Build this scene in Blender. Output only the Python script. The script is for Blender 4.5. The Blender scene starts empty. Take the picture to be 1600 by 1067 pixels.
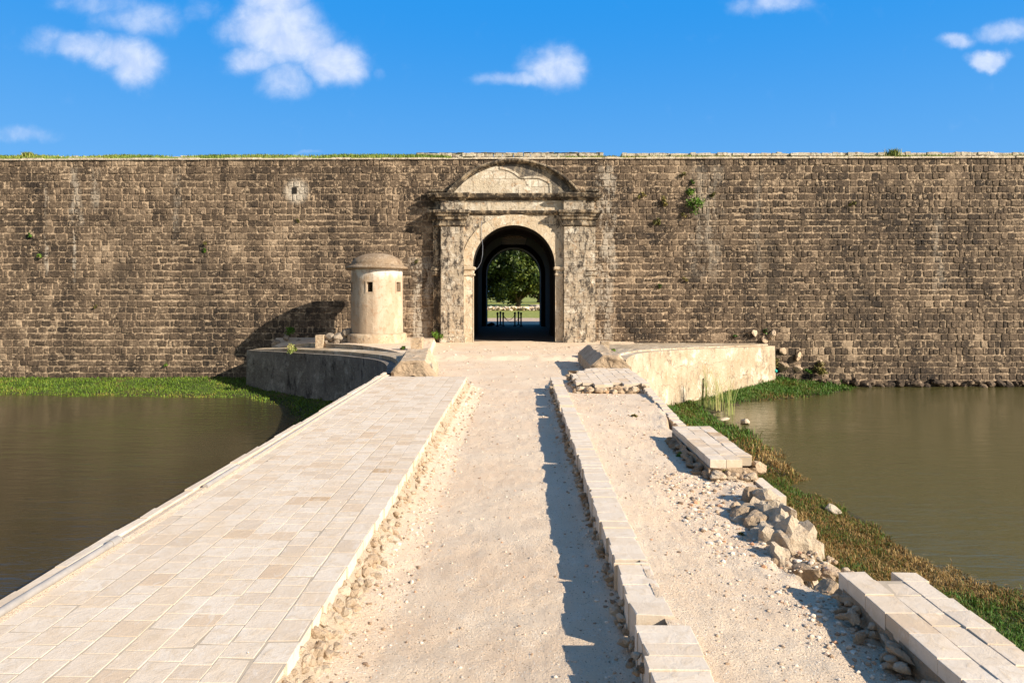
import bpy, math, random
import numpy as np
from mathutils import Vector
random.seed(7); R = np.random.RandomState(11)
sc = bpy.context.scene; C = sc.collection
F = 1067.0; TH = math.atan(13/F); HOR = 455.0; CH = 2.5
def W(px, py, Y=None, Z=None):
    """place reading of the photograph -> world metres (X right, Y into the scene, Z up)"""
    u = math.tan(math.atan((px-800)/F)-TH); k = math.cos(TH)-math.sin(TH)*u
    v = (HOR-py)/F*k
    if Y is None: Y = (Z-CH)/v
    return (u*Y, Y, CH+v*Y)
# ---------------------------------------------------------------- noise
def _h(i, j, k, s=0):
    n = (i*374761393+j*668265263+k*2147483647+s*1274126177) & 0xffffffff
    n = ((n ^ (n >> 13))*1274126177) & 0xffffffff
    n = n ^ (n >> 16)
    return (n & 0xffff)/65535.0
def vn(p, s=0):
    p = np.asarray(p, float); i = np.floor(p).astype(np.int64); f = p-i; f = f*f*(3-2*f)
    o = 0
    for a in (0, 1):
        for b in (0, 1):
            for c in (0, 1):
                w = (f[:, 0] if a else 1-f[:, 0])*(f[:, 1] if b else 1-f[:, 1])*(f[:, 2] if c else 1-f[:, 2])
                o = o+w*_h(i[:, 0]+a, i[:, 1]+b, i[:, 2]+c, s)
    return o
def fbm(p, oct=3, s=0):
    p = np.asarray(p, float); o = 0; a = 1; t = 0
    for k in range(oct):
        o = o+a*vn(p*2**k+17.3*k, s); t += a; a *= .5
    return o/t
def n2(x, y, sc_=1., oct=3, s=0):
    x = np.asarray(x, float); y = np.asarray(y, float)
    sh = np.broadcast(x, y).shape
    x, y = np.broadcast_to(x, sh).ravel(), np.broadcast_to(y, sh).ravel()
    return (fbm(np.stack([x*sc_, y*sc_, 0*x+3.7], 1), oct, s)-.5).reshape(sh)
# ---------------------------------------------------------------- mesh collector
class MB:
    def __init__(s): s.v = []; s.f = []; s.t = []; s.n = 0
    def add(s, v, f, tone=.5):
        v = np.asarray(v, float).reshape(-1, 3)
        s.v.append(v); s.f += [tuple(int(a)+s.n for a in q) for q in f]
        s.t += list(tone) if hasattr(tone, '__len__') else [tone]*len(f)
        s.n += len(v)
    def box(s, x0, x1, y0, y1, z0, z1, tone=.5, j=0.):
        v = np.array([(x, y, z) for z in (z0, z1) for y in (y0, y1) for x in (x0, x1)], float)
        if j: v += R.uniform(-j, j, v.shape)
        s.add(v, [(0, 2, 3, 1), (4, 5, 7, 6), (0, 1, 5, 4), (2, 6, 7, 3), (0, 4, 6, 2), (1, 3, 7, 5)], tone)
    def grid(s, P, tone=.5, flip=False):
        P = np.asarray(P, float); a, b = P.shape[:2]
        i = np.arange(a*b).reshape(a, b)
        q = np.stack([i[:-1, :-1], i[:-1, 1:], i[1:, 1:], i[1:, :-1]], -1).reshape(-1, 4)
        if flip: q = q[:, ::-1]
        s.add(P.reshape(-1, 3), q.tolist(), tone)
    def build(s, name, mat, parent=None, smooth=False, label=None):
        me = bpy.data.meshes.new(name)
        V = np.concatenate(s.v) if s.v else np.zeros((0, 3))
        me.vertices.add(len(V)); me.vertices.foreach_set('co', V.ravel())
        L = np.array([len(f) for f in s.f]); idx = np.array([a for f in s.f for a in f], np.int32)
        me.loops.add(len(idx)); me.loops.foreach_set('vertex_index', idx)
        me.polygons.add(len(L)); st = np.concatenate([[0], np.cumsum(L)[:-1]]).astype(np.int32)
        me.polygons.foreach_set('loop_start', st); me.polygons.foreach_set('loop_total', L.astype(np.int32))
        me.update(calc_edges=True); me.validate()
        if len(me.polygons) == len(s.t):
            a = me.attributes.new('tone', 'FLOAT', 'FACE'); a.data.foreach_set('value', np.array(s.t, np.float32))
        me.polygons.foreach_set('use_smooth', [smooth]*len(me.polygons))
        me.materials.append(mat)
        o = bpy.data.objects.new(name, me); C.objects.link(o)
        if parent: o.parent = parent
        if label: o['label'] = label
        return o
def tag(o, label=None, cat=None, group=None, kind=None):
    if label: o['label'] = label
    if cat: o['category'] = cat
    if group: o['group'] = group
    if kind: o['kind'] = kind
    return o
def thing(name, label, cat, group=None, loc=(0, 0, 0)):
    o = bpy.data.objects.new(name, None); C.objects.link(o); o.location = loc; o.empty_display_size = .2
    return tag(o, label, cat, group)
def localize(o, loc):
    """move a mesh's origin to loc without moving the mesh"""
    n = len(o.data.vertices); a = np.empty(n*3); o.data.vertices.foreach_get('co', a)
    a = a.reshape(-1, 3)-np.array(loc); o.data.vertices.foreach_set('co', a.ravel()); o.data.update()
    if o.parent is None: o.location = loc
    return o
# ---------------------------------------------------------------- rocks
def ico(sub):
    import bmesh
    bm = bmesh.new(); bmesh.ops.create_icosphere(bm, subdivisions=sub, radius=1)
    v = np.array([x.co[:] for x in bm.verts]); f = [tuple(x.index for x in q.verts) for q in bm.faces]; bm.free(); return v, f
ICO = {k: ico(k) for k in (1, 2, 3, 4)}
def rock_v(size, sub=2, rough=.06, seed=None):
    rs = np.random.RandomState(seed) if seed is not None else R
    v, f = ICO[sub]; n = rs.normal(size=(16, 3)); n /= np.linalg.norm(n, axis=1)[:, None]
    d = rs.uniform(.52, .8, 16); dt = v@n.T
    r = np.where(dt > .05, d/np.maximum(dt, .05), 9).min(1).clip(.4, .98)*1.22
    p = v*r[:, None]
    p = p*(1+rough*2*(fbm(p*3+rs.uniform(0, 50), 2)-.5))[:, None]
    p = p*np.array(size)
    a, b = rs.uniform(0, 6.28), rs.uniform(-.35, .35)
    ca, sa, cb, sb = math.cos(a), math.sin(a), math.cos(b), math.sin(b)
    p = p@np.array([[1, 0, 0], [0, cb, sb], [0, -sb, cb]])@np.array([[ca, sa, 0], [-sa, ca, 0], [0, 0, 1]])
    return p, f
def put_rock(mb, c, size, sub=2, tone=None, rough=.06):
    p, f = rock_v(size, sub, rough); mb.add(p+np.array(c), f, R.rand() if tone is None else tone)
def pebbles(mb, X, Y, Z, S):
    v, f = ICO[1]; n = len(X)
    for i in range(n):
        s = S[i]; q = v*np.array([s*R.uniform(.7, 1.3), s*R.uniform(.7, 1.3), s*R.uniform(.45, .8)])*(1+R.uniform(-.22, .22, (len(v), 1)))
        mb.add(q+(X[i], Y[i], Z[i]+s*.2), f, R.rand())
# ---------------------------------------------------------------- node helper
class N:
    def __init__(s, mat): s.t = mat.node_tree; s.n = s.t.nodes; s.l = s.t.links
    def new(s, typ, **k):
        n = s.n.new(typ)
        for a, b in k.items(): setattr(n, a, b)
        return n
    def set(s, sock, v):
        if isinstance(v, bpy.types.NodeSocket): s.l.new(v, sock)
        elif v is not None:
            if hasattr(sock.default_value, '__len__') and hasattr(v, '__len__'):
                v = tuple(v)
                if len(sock.default_value) == 4 and len(v) == 3: v = v+(1,)
            sock.default_value = v
    def math(s, op, a, b=None, c=None, clamp=False):
        n = s.new('ShaderNodeMath', operation=op); n.use_clamp = clamp
        s.set(n.inputs[0], a)
        if b is not None: s.set(n.inputs[1], b)
        if c is not None: s.set(n.inputs[2], c)
        return n.outputs[0]
    def vmath(s, op, a, b=None):
        n = s.new('ShaderNodeVectorMath', operation=op); s.set(n.inputs[0], a)
        if b is not None: s.set(n.inputs[1], b)
        return n.outputs[1] if op in ('LENGTH', 'DOT_PRODUCT') else n.outputs[0]
    def pos(s): return s.new('ShaderNodeNewGeometry').outputs['Position']
    def nrm(s): return s.new('ShaderNodeNewGeometry').outputs['Normal']
    def sep(s, v):
        n = s.new('ShaderNodeSeparateXYZ'); s.set(n.inputs[0], v); return n.outputs
    def comb(s, x, y, z):
        n = s.new('ShaderNodeCombineXYZ')
        for i, a in enumerate((x, y, z)): s.set(n.inputs[i], a)
        return n.outputs[0]
    def noise(s, vec, scale, det=4, rough=.55, dist=0, scl=None):
        if scl: vec = s.vmath('MULTIPLY', vec, scl)
        n = s.new('ShaderNodeTexNoise'); s.set(n.inputs['Vector'], vec); n.inputs['Scale'].default_value = scale
        n.inputs['Detail'].default_value = det; n.inputs['Roughness'].default_value = rough; n.inputs['Distortion'].default_value = dist
        return n.outputs['Fac']
    def vor(s, vec, scale, feature='F1', out='Distance'):
        n = s.new('ShaderNodeTexVoronoi', feature=feature); s.set(n.inputs['Vector'], vec); n.inputs['Scale'].default_value = scale
        return n.outputs[out]
    def ss(s, x, a, b, o0=0., o1=1.):
        n = s.new('ShaderNodeMapRange'); n.interpolation_type = 'SMOOTHSTEP'
        s.set(n.inputs[0], x); n.inputs[1].default_value = a; n.inputs[2].default_value = b; n.inputs[3].default_value = o0; n.inputs[4].default_value = o1
        return n.outputs[0]
    def mix(s, f, a, b, mode='MIX'):
        n = s.new('ShaderNodeMix', data_type='RGBA', blend_type=mode); n.clamp_factor = True
        s.set(n.inputs[0], f); s.set(n.inputs[6], a); s.set(n.inputs[7], b); return n.outputs[2]
    def ramp(s, f, pts):
        n = s.new('ShaderNodeValToRGB'); s.set(n.inputs[0], f); e = n.color_ramp.elements
        while len(e) < len(pts): e.new(.5)
        for k, (p, c) in enumerate(pts): e[k].position = p; e[k].color = tuple(c)+(1,)
        return n.outputs[0]
    def attr(s, name): return s.new('ShaderNodeAttribute', attribute_name=name).outputs['Fac']
    def bump(s, h, dist=.02, strength=1., prev=None):
        n = s.new('ShaderNodeBump'); s.set(n.inputs['Height'], h); n.inputs['Distance'].default_value = dist; n.inputs['Strength'].default_value = strength
        if prev: s.l.new(prev, n.inputs['Normal'])
        return n.outputs[0]
def mat(name, fn, rough=.9, spec=.25):
    m = bpy.data.materials.new(name); m.use_nodes = True; n = N(m)
    b = m.node_tree.nodes['Principled BSDF']; b.inputs['Roughness'].default_value = rough; b.inputs['Specular IOR Level'].default_value = spec
    r = fn(n, b)
    if isinstance(r, tuple): col, nr = r
    else: col, nr = r, None
    n.set(b.inputs['Base Color'], col)
    if nr is not None: n.l.new(nr, b.inputs['Normal'])
    return m
MORT = (.42, .32, .21)
def f_wall(n, b, mortar=False):
    P = n.pos(); x, y, z = n.sep(P)
    tone = n.attr('tone')
    big = n.noise(P, .3, 5, .68); mid = n.noise(P, 1.6, 4, .65); fine = n.noise(P, 9, 5, .7); grit = n.noise(P, 34, 3, .7)
    streak = n.noise(P, 1, 4, .6, 0, (1.1, 1, .09))
    v = n.math('MULTIPLY_ADD', tone, .24, n.math('MULTIPLY', mid, .34))
    v = n.math('MULTIPLY_ADD', fine, .72, n.math('SUBTRACT', v, .17))
    v = n.math('MULTIPLY_ADD', big, .95, v)          # ~ .78 mean
    v = n.math('MULTIPLY_ADD', streak, .5, n.math('SUBTRACT', v, .7))
    v = n.math('MULTIPLY_ADD', n.math('SUBTRACT', grit, .5), .5, v)
    # right half of the wall is darker stone
    v = n.math('SUBTRACT', v, n.ss(x, 3, 14, 0, .06))
    col = n.ramp(v, [(.1, (.014, .012, .011)), (.3, (.042, .031, .023)), (.5, (.102, .072, .048)), (.66, (.185, .132, .087)), (.88, (.39, .29, .195))])
    mb = n.noise(P, 3.6, 6, .78, .5)
    up = n.math('MULTIPLY', n.ss(z, 6.2, 8.2), n.ss(n.noise(P, .35, 4, .6), .42, .58))
    mk = n.ss(n.math('MULTIPLY_ADD', up, .045, n.math('MULTIPLY_ADD', fine, .4, mb)), .77, .84)
    v = n.math('SUBTRACT', v, n.math('MULTIPLY', n.ss(n.noise(P, 1, 5, .7, .3, (.45, 1, .16)), .5, .66), .12))
    # pale limewash zones beside the portal and long drips
    ragn = n.noise(P, 1, 5, .75, .4, (2.6, 1, .8))
    def band(x0, w, z0, z1, k):
        d = n.math('ABSOLUTE', n.math('SUBTRACT', n.math('MULTIPLY_ADD', n.math('SUBTRACT', mid, .5), w*2.6, x), x0))
        a = n.ss(d, w*1.15, w*.3)
        zz = n.math('MULTIPLY', n.ss(z, z0, z0+.8), n.ss(z, z1, z1-.8))
        rag = n.ss(n.math('MULTIPLY_ADD', fine, .5, ragn), .66, .86)
        return n.math('MULTIPLY', n.math('MULTIPLY', a, zz), n.math('MULTIPLY', rag, k))
    light = band(-4.75, .75, -.5, 4.4, .85)
    for a in ((4.15, .55, -.5, 8.9, .75), (-23.3, .12, 3.1, 7.9, .9), (-21.8, .35, 5.4, 8.9, .55), (-21.9, .1, 2.6, 6.5, .8), (-20.9, .3, 6.2, 8.9, .5),
              (9.0, .9, 2.8, 8.9, .35), (11.5, .25, 3, 8.6, .25), (-16.9, .25, 4.4, 8.9, .3), (20.2, .3, 2, 6.5, .3)):
        light = n.math('MAXIMUM', light, band(*a))
    hole = n.vmath('LENGTH', n.vmath('SUBTRACT', n.comb(x, 0., z), (-10.95, 0, 7.38)))
    light = n.math('MAXIMUM', light, n.math('MULTIPLY', n.ss(hole, .75, .3), n.ss(fine, .3, .5)))
    dark = band(-15.6, .5, .5, 6, .5)
    for a in ((-19.6, .9, 1.5, 6.6, .45), (5.6, .5, -1, 6, .4), (12.2, .6, 1, 6, .45), (16.5, .8, 0, 5, .35)): dark = n.math('MAXIMUM', dark, band(*a))
    mort = n.mix(n.ss(fine, .35, .65), (.2, .138, .088), (.56, .42, .28))
    if mortar: col = n.mix(n.ss(n.math('ADD', big, mid), .8, 1.15), n.mix(.6, mort, col), mort)
    else: col = n.mix(n.math('MULTIPLY', mk, .75), col, mort)
    col = n.mix(light, col, n.mix(grit, (.3, .26, .21), (.62, .54, .43)))
    col = n.mix(dark, col, (.03, .026, .022))
    bmp = n.bump(n.math('MULTIPLY_ADD', grit, .4, fine), .035, 1.)
    return col, bmp
M_wall = mat('weathered_wall_stone', f_wall)
M_mort = mat('wall_mortar', lambda n, b: f_wall(n, b, True))
def f_plaster(base, alt, grime, amount=.5, gs=1., rust=(.42, .22, .09), blocks=False, wk=.75):
    def f(n, b):
        P = n.pos(); x, y, z = n.sep(P)
        a = n.noise(P, .9*gs, 5, .65); c = n.noise(P, 3.2*gs, 5, .7, .4); g = n.noise(P, 14, 4, .7); st = n.noise(P, 1.2*gs, 6, .75, .3, (1.8, 1.8, .8))
        col = n.mix(n.ss(a, .35, .65), base, alt)
        col = n.mix(n.math('MULTIPLY', n.ss(c, .53, .68), .6), col, rust)
        wp = n.noise(n.vmath('ADD', P, (7.1, 3.3, 1.9)), 1.7*gs, 6, .7, .5); col = n.mix(n.math('MULTIPLY', n.ss(wp, .53, .64), wk), col, (.74, .67, .55))
        col = n.mix(n.math('MULTIPLY', n.ss(g, .5, .75), .3), col, (.8, .72, .6))
        gr = n.math('MULTIPLY_ADD', g, .35, n.math('MULTIPLY_ADD', c, .35, st))
        col = n.mix(n.ss(gr, 1.08-amount*.42, 1.25-amount*.42), col, grime)
        if blocks:
            br = n.new('ShaderNodeTexBrick'); n.set(br.inputs['Vector'], n.comb(n.math('ADD', x, n.math('MULTIPLY', c, .15)), n.math('ADD', z, n.math('MULTIPLY', a, .15)), 0.))
            br.inputs['Scale'].default_value = 1; br.inputs['Brick Width'].default_value = .62; br.inputs['Row Height'].default_value = .38; br.inputs['Mortar Size'].default_value = .018
            br.inputs['Color1'].default_value = (1, 1, 1, 1); br.inputs['Color2'].default_value = (.72, .72, .72, 1); br.inputs['Mortar'].default_value = (.3, .26, .22, 1)
            col = n.mix(n.ss(a, .38, .6, .15, .85), col, br.outputs[0], 'MULTIPLY')
        cr = n.vor(n.vmath('ADD', P, n.comb(c, c, a)), 1.1, 'DISTANCE_TO_EDGE')
        col = n.mix(n.math('MULTIPLY', n.ss(cr, .016, .004), .6), col, (.09, .06, .04))
        return col, n.bump(n.math('MULTIPLY_ADD', g, .4, c), .05, .9)
    return f
GR = (.07, .058, .047)
M_plaster = mat('stained_portal_plaster', f_plaster((.44, .355, .25), (.54, .46, .35), GR, .66, 1.5))
M_block = mat('portal_stone_blocks', f_plaster((.4, .32, .225), (.5, .42, .32), GR, .66, 1.5, blocks=True))
M_cornice = mat('grime_and_shade_stone', f_plaster((.33, .25, .16), (.42, .33, .22), (.05, .04, .03), .85, wk=.3))  # weather grime on cornices; also carries the left outer pilaster's shade
M_tymp = mat('blackened_tympanum', f_plaster((.3, .24, .17), (.36, .29, .2), (.085, .075, .065), .85, wk=.15))
M_cream = mat('cream_tympanum_plaster', f_plaster((.52, .43, .31), (.62, .54, .42), (.16, .13, .1), .42, blocks=True))
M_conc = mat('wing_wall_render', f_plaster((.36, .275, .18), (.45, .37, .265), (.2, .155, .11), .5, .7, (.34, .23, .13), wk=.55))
M_concs = mat('wing_wall_shaded_render', f_plaster((.15, .125, .1), (.22, .185, .15), (.05, .042, .036), .5, .8, (.15, .12, .09), wk=.22))  # darker copy of the render: the left wing wall's shade in colour
M_stump = mat('broken_coping_stone', f_plaster((.42, .31, .2), (.52, .4, .27), (.14, .1, .07), .42, 2, wk=.15))
def f_tower(n, b):
    P = n.pos(); x, y, z = n.sep(P)
    a = n.noise(P, 1.3, 4, .6, .3, (1, 1, .45)); c = n.noise(P, 5, 5, .7, .3); g = n.noise(P, 22, 4, .7)
    col = n.mix(n.ss(a, .4, .62), (.4, .3, .205), (.49, .395, .29))
    wh = n.math('ADD', n.ss(z, 2.6, 3.6), n.math('MULTIPLY', n.math('SUBTRACT', a, .5), 2.2))
    col = n.mix(n.ss(wh, .4, .9, 0, .85), col, (.64, .6, .52))
    col = n.mix(n.math('MULTIPLY', n.ss(c, .5, .64), .6), col, (.35, .22, .13))
    dr = n.math('MULTIPLY', n.ss(n.noise(P, 2.6, 4, .6, 0, (1, 1, .12)), .56, .7), n.ss(z, 2.2, 3.5))
    col = n.mix(n.math('MULTIPLY', dr, .55), col, (.2, .17, .14))
    col = n.mix(n.math('MULTIPLY', n.ss(z, .95, .45), n.ss(c, .35, .55)), col, (.3, .23, .16))
    return col, n.bump(n.math('MULTIPLY_ADD', g, .5, c), .03, .8)
M_tower = mat('peeling_limewash', f_tower)
M_dome = mat('brown_dome_render', f_plaster((.225, .16, .1), (.275, .2, .13), (.17, .115, .075), .45, .8, (.26, .17, .1), wk=.1))
def f_slab(n, b):
    P = n.pos(); t = n.attr('tone'); a = n.noise(P, 2.2, 4, .6); c = n.noise(P, 11, 5, .7, .6); g = n.noise(P, 70, 4, .75)
    v = n.noise(P, 1, 4, .65, 1.2, (16, 5, 5))
    col = n.ramp(t, [(0, (.54, .425, .31)), (.25, (.615, .505, .385)), (.5, (.65, .55, .435)), (.72, (.61, .48, .345)), (.9, (.54, .4, .27)), (1, (.46, .31, .18))])
    col = n.mix(n.ss(v, .5, .72, 0, .5), col, (.7, .625, .53))
    col = n.mix(n.math('MULTIPLY', n.ss(c, .48, .68), .6), col, (.53, .41, .28))
    col = n.mix(n.math('MULTIPLY', n.ss(a, .5, .7), .45), col, (.58, .44, .29))
    col = n.mix(n.math('MULTIPLY', n.ss(g, .55, .72), .45), col, (.33, .26, .19))
    return col, n.bump(n.math('MULTIPLY_ADD', g, .3, c), .007, .8)
M_slab = mat('pale_limestone_slabs', f_slab, .85)
M_joint = flat_joint = mat('joint_mortar', lambda n, b: n.mix(n.noise(n.pos(), 8, 4, .7), (.32, .25, .175), (.54, .45, .34)))
def f_dirt(n, b):
    P = n.pos(); a = n.noise(P, .9, 5, .6); c = n.noise(P, 5, 6, .75); g = n.noise(P, 46, 6, .85); h = n.vor(P, 70)
    col = n.mix(n.ss(a, .35, .66), (.7, .53, .37), (.73, .585, .43))
    col = n.mix(n.math('MULTIPLY', n.ss(c, .5, .72), .65), col, (.72, .61, .48))
    vr = n.vor(P, 60, out='Color'); vd = n.vor(P, 60); vs_ = n.sep(vr)
    col = n.mix(n.math('MULTIPLY', n.ss(vd, .42, .3), n.ss(vs_[0], .66, .72)), col, n.mix(vs_[1], (.3, .2, .12), (.84, .77, .66)))
    col = n.mix(n.ss(g, .52, .72, 0, .7), col, (.38, .25, .15))
    col = n.mix(n.ss(g, .42, .3, 0, .5), col, (.76, .66, .54))
    return col, n.bump(n.math('ADD', n.math('MULTIPLY', h, -.2), n.math('MULTIPLY_ADD', g, .7, n.math('MULTIPLY', c, .6))), .028, 1.)
M_dirt = mat('dusty_gravel_dirt', f_dirt, .95, .1)
def f_rub(n, b):
    P = n.pos(); t = n.attr('tone'); c = n.noise(P, 7, 5, .7, .4); g = n.noise(P, 40, 5, .75)
    col = n.ramp(t, [(0, (.22, .15, .09)), (.15, (.36, .26, .17)), (.45, (.46, .35, .24)), (.8, (.56, .46, .34)), (1, (.46, .29, .16))])
    col = n.mix(n.math('MULTIPLY', n.ss(c, .52, .72), .6), col, (.34, .23, .14))
    col = n.mix(n.math('MULTIPLY', n.ss(g, .5, .7), .45), col, (.3, .22, .15))
    return col, n.bump(n.math('MULTIPLY_ADD', g, .5, c), .05, 1.)
M_rub = mat('limestone_rubble', f_rub, .95, .1)
def f_peb(n, b):
    t = n.attr('tone'); return n.ramp(t, [(0, (.2, .135, .09)), (.25, (.42, .3, .2)), (.5, (.58, .46, .34)), (.85, (.7, .61, .5)), (1, (.5, .26, .14))])
M_peb = mat('loose_pebbles', f_peb, .95, .1)
def f_greystone(n, b):
    P = n.pos(); c = n.noise(P, 4, 5, .7); g = n.noise(P, 25, 4, .75)
    col = n.mix(n.ss(c, .35, .65), (.11, .085, .065), (.27, .215, .16))
    return n.mix(n.math('MULTIPLY', g, .3), col, (.62, .54, .43)), n.bump(n.math('ADD', c, g), .03, 1)
M_gstone = mat('grey_boulder_stone', f_greystone)
def f_grass(stops, sc1=.7):
    def f(n, b):
        P = n.pos(); t = n.attr('tone'); a = n.noise(P, sc1, 4, .6)
        v = n.math('MULTIPLY_ADD', n.math('SUBTRACT', a, .5), 1.5, t)
        b.inputs['Subsurface Weight'].default_value = 0
        return n.ramp(v, stops)
    return f
G1 = [(0, (.035, .07, .008)), (.4, (.085, .15, .012)), (.7, (.13, .19, .018)), (1, (.24, .2, .04))]
M_gl = mat('lush_bank_grass', f_grass(G1), .6)
M_gr = mat('mixed_dry_grass', f_grass([(0, (.04, .11, .008)), (.25, (.08, .15, .014)), (.45, (.1, .105, .016)), (.65, (.15, .085, .022)), (.85, (.26, .14, .04)), (1, (.4, .27, .1))], .9), .6)
M_top = mat('rampart_grass', f_grass([(0, (.09, .15, .02)), (.5, (.19, .24, .04)), (1, (.3, .27, .09))], .4), .7)
M_reed = mat('reed_leaves', f_grass([(0, (.12, .18, .03)), (.6, (.24, .26, .07)), (1, (.4, .34, .15))], 1), .6)
M_leaf = mat('shrub_leaves', f_grass([(0, (.03, .075, .01)), (.5, (.07, .16, .015)), (1, (.16, .24, .03))], 2), .55)
M_dryleaf = mat('dry_shrub_leaves', f_grass([(0, (.07, .07, .02)), (.5, (.15, .14, .035)), (1, (.26, .2, .06))], 2), .6)
M_tree = mat('dark_tree_leaves', f_grass([(0, (.012, .024, .005)), (.5, (.035, .06, .009)), (1, (.11, .13, .02))], .5), .5)
def f_bark(n, b):
    P = n.pos(); a = n.noise(P, 3, 4, .7, 0, (3, 3, .5)); return n.mix(a, (.05, .035, .025), (.14, .1, .07)), n.bump(a, .05)
M_bark = mat('rough_bark', f_bark)
def f_ground(n, b):
    P = n.pos(); x, y, z = n.sep(P); a = n.noise(P, .8, 5, .65); c = n.noise(P, 5, 5, .7)
    col = n.mix(n.ss(c, .35, .65), (.05, .075, .015), (.09, .12, .025))
    col = n.mix(n.ss(a, .5, .65), col, (.12, .085, .035))
    col = n.mix(n.ss(z, -1.99, -2.12), col, (.05, .038, .02))
    return col, n.bump(c, .08)
M_ground = mat('bank_soil', f_ground)
def f_field(n, b):
    P = n.pos(); x, y, z = n.sep(P); a = n.noise(P, .25, 5, .65); c = n.noise(P, 2.5, 5, .7)
    g = n.mix(n.ss(c, .35, .65), (.17, .19, .03), (.32, .32, .07))
    d = n.mix(c, (.42, .29, .19), (.56, .42, .3))
    yy = n.math('MULTIPLY_ADD', n.math('SUBTRACT', a, .5), 3, y)
    return n.mix(n.ss(yy, 63, 65), d, n.mix(n.ss(a, .58, .68, 0, .6), g, (.3, .26, .12))), n.bump(c, .1)
M_field = mat('fort_interior_ground', f_field)
def f_water(n, b):
    P = n.pos(); x, y, z = n.sep(P)
    a = n.noise(P, .12, 3, .5); w = n.noise(P, 1, 3, .55, .4, (.9, 3.2, 1)); w2 = n.noise(P, 1, 4, .6, .2, (5, 14, 1))
    b.inputs['Roughness'].default_value = .07; b.inputs['IOR'].default_value = 1.33; b.inputs['Specular IOR Level'].default_value = .5
    col = n.mix(n.ss(a, .35, .65), (.04, .032, .014), (.055, .047, .02))
    col = n.mix(n.ss(x, 0, 8), col, (.082, .074, .028))
    amp = n.ss(n.noise(P, .15, 3, .5), .35, .65, .35, 1.)
    return col, n.bump(n.math('MULTIPLY', n.math('MULTIPLY_ADD', w2, .3, w), amp), .045, .8)
M_water = mat('murky_moat_water', f_water)
def flat(name, col, rough=.5, metal=0., scale=9):
    def f(n, b):
        b.inputs['Metallic'].default_value = metal; P = n.pos(); a = n.noise(P, scale, 4, .7)
        return n.mix(a, tuple(c*.7 for c in col), tuple(min(1, c*1.3) for c in col)), n.bump(a, .004)
    return mat(name, f, rough)
M_iron = flat('black_painted_iron', (.012, .012, .013), .45)
M_pipe = flat('grey_conduit_plastic', (.3, .275, .25), .6)
M_wire = flat('pale_cable_sheath', (.17, .18, .21), .5)
M_hole = flat('dark_stone_and_hole_shade', (.02, .017, .014), .95)  # painted shade of the wall holes; also colours one passage stone
M_trash = flat('turquoise_plastic', (.02, .3, .25), .4)
M_vault = flat('dark_vault_plaster', (.02, .016, .013), .95, scale=2)  # passage darkness put into the base colour
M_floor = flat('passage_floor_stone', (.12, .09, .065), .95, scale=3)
M_wood = flat('dark_wood_stake', (.05, .035, .022), .9)
# ================================================================ GATE FRAME
YW = 33.3; GX = -.31
WZ = 8.93
# ---------------------------------------------------------------- fort wall
wall = thing('fort_wall', 'long high fort wall of dark weathered stone blocks rising from the moat, cut by the gateway', 'fort wall', None, (GX, YW, 0))
def P_(o): o.matrix_parent_inverse = o.parent.matrix_world.inverted() if False else o.matrix_parent_inverse; return o
mb = MB()
zs = [-3.0]
while zs[-1] < WZ-.02:
    h = R.uniform(.27, .36); zs.append(min(zs[-1]+h, WZ) if WZ-(zs[-1]+h) > .14 else WZ)
oct_ = [(-1, -.55), (-.6, -1), (.6, -1), (1, -.55), (1, .55), (.6, 1), (-.6, 1), (-1, .55)]
for k in range(len(zs)-1):
    z0, z1 = zs[k], zs[k+1]; x = -41-R.rand(); last = k == len(zs)-2
    small = R.rand() < .3
    while x < 41:
        w = R.uniform(.2, .36) if small else R.uniform(.24, .56)
        if R.rand() < .06: w *= 1.5
        xa, xb = x, x+w; x = xb
        zc, xc = (z0+z1)/2, (xa+xb)/2
        if GX-2.75 < xc < GX+2.75 and zc < 6.3: continue
        if math.hypot(xc-W(460, 298, YW)[0], zc-W(460, 298, YW)[2]) < .22 : continue
        g = R.uniform(.004, .018) if R.rand() < .8 else R.uniform(.02, .06)
        hw, hh = (xb-xa)/2-g, (z1-z0)/2-R.uniform(.006, .03)*(1+1.2*max(0, n2(xc, zc, .35, 2, 6).item()*4))
        if R.rand() < .12: hh -= R.uniform(0, .05); zc += R.uniform(-.02, .03)
        o = np.array([(a*(1 if abs(a) == 1 else c), b_*(1 if abs(b_) == 1 else c)) for (a, b_), c in zip(oct_, R.uniform(1.0, 1.6, 8))])
        o = np.clip(o, -1, 1)*np.array([hw, hh])+R.uniform(-.018, .018, (8, 2))
        dep = R.uniform(.012, .036)
        tl = R.uniform(-.03, .03, 2)
        ring0 = np.stack([xc+o[:, 0], np.full(8, YW+.06), zc+o[:, 1]], 1)
        ring1 = np.stack([xc+o[:, 0], YW-dep*.55+o[:, 0]*tl[0]+o[:, 1]*tl[1], zc+o[:, 1]], 1)
        s = 1-.02/np.maximum(np.abs(o), .06)
        ring2 = np.stack([xc+o[:, 0]*s[:, 0], YW-dep+o[:, 0]*tl[0]+o[:, 1]*tl[1], zc+o[:, 1]*s[:, 1]], 1)
        t = R.rand()*.8+.1
        if last and xc < -2: t = min(1.25, t+.5) if R.rand() < .8 else t
        if R.rand() < .03: t = 1.3
        if 11.5 < xc < 16.5 and zc < .9-abs(xc-13)*.3 and R.rand() < .35: t = 1.7
        fs = [(i, (i+1) % 8, 8+(i+1) % 8, 8+i) for i in range(8)]+[(8+i, 8+(i+1) % 8, 16+(i+1) % 8, 16+i) for i in range(8)]+[tuple(16+i for i in range(8))]
        mb.add(np.concatenate([ring0, ring1, ring2]), fs, t)
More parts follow.
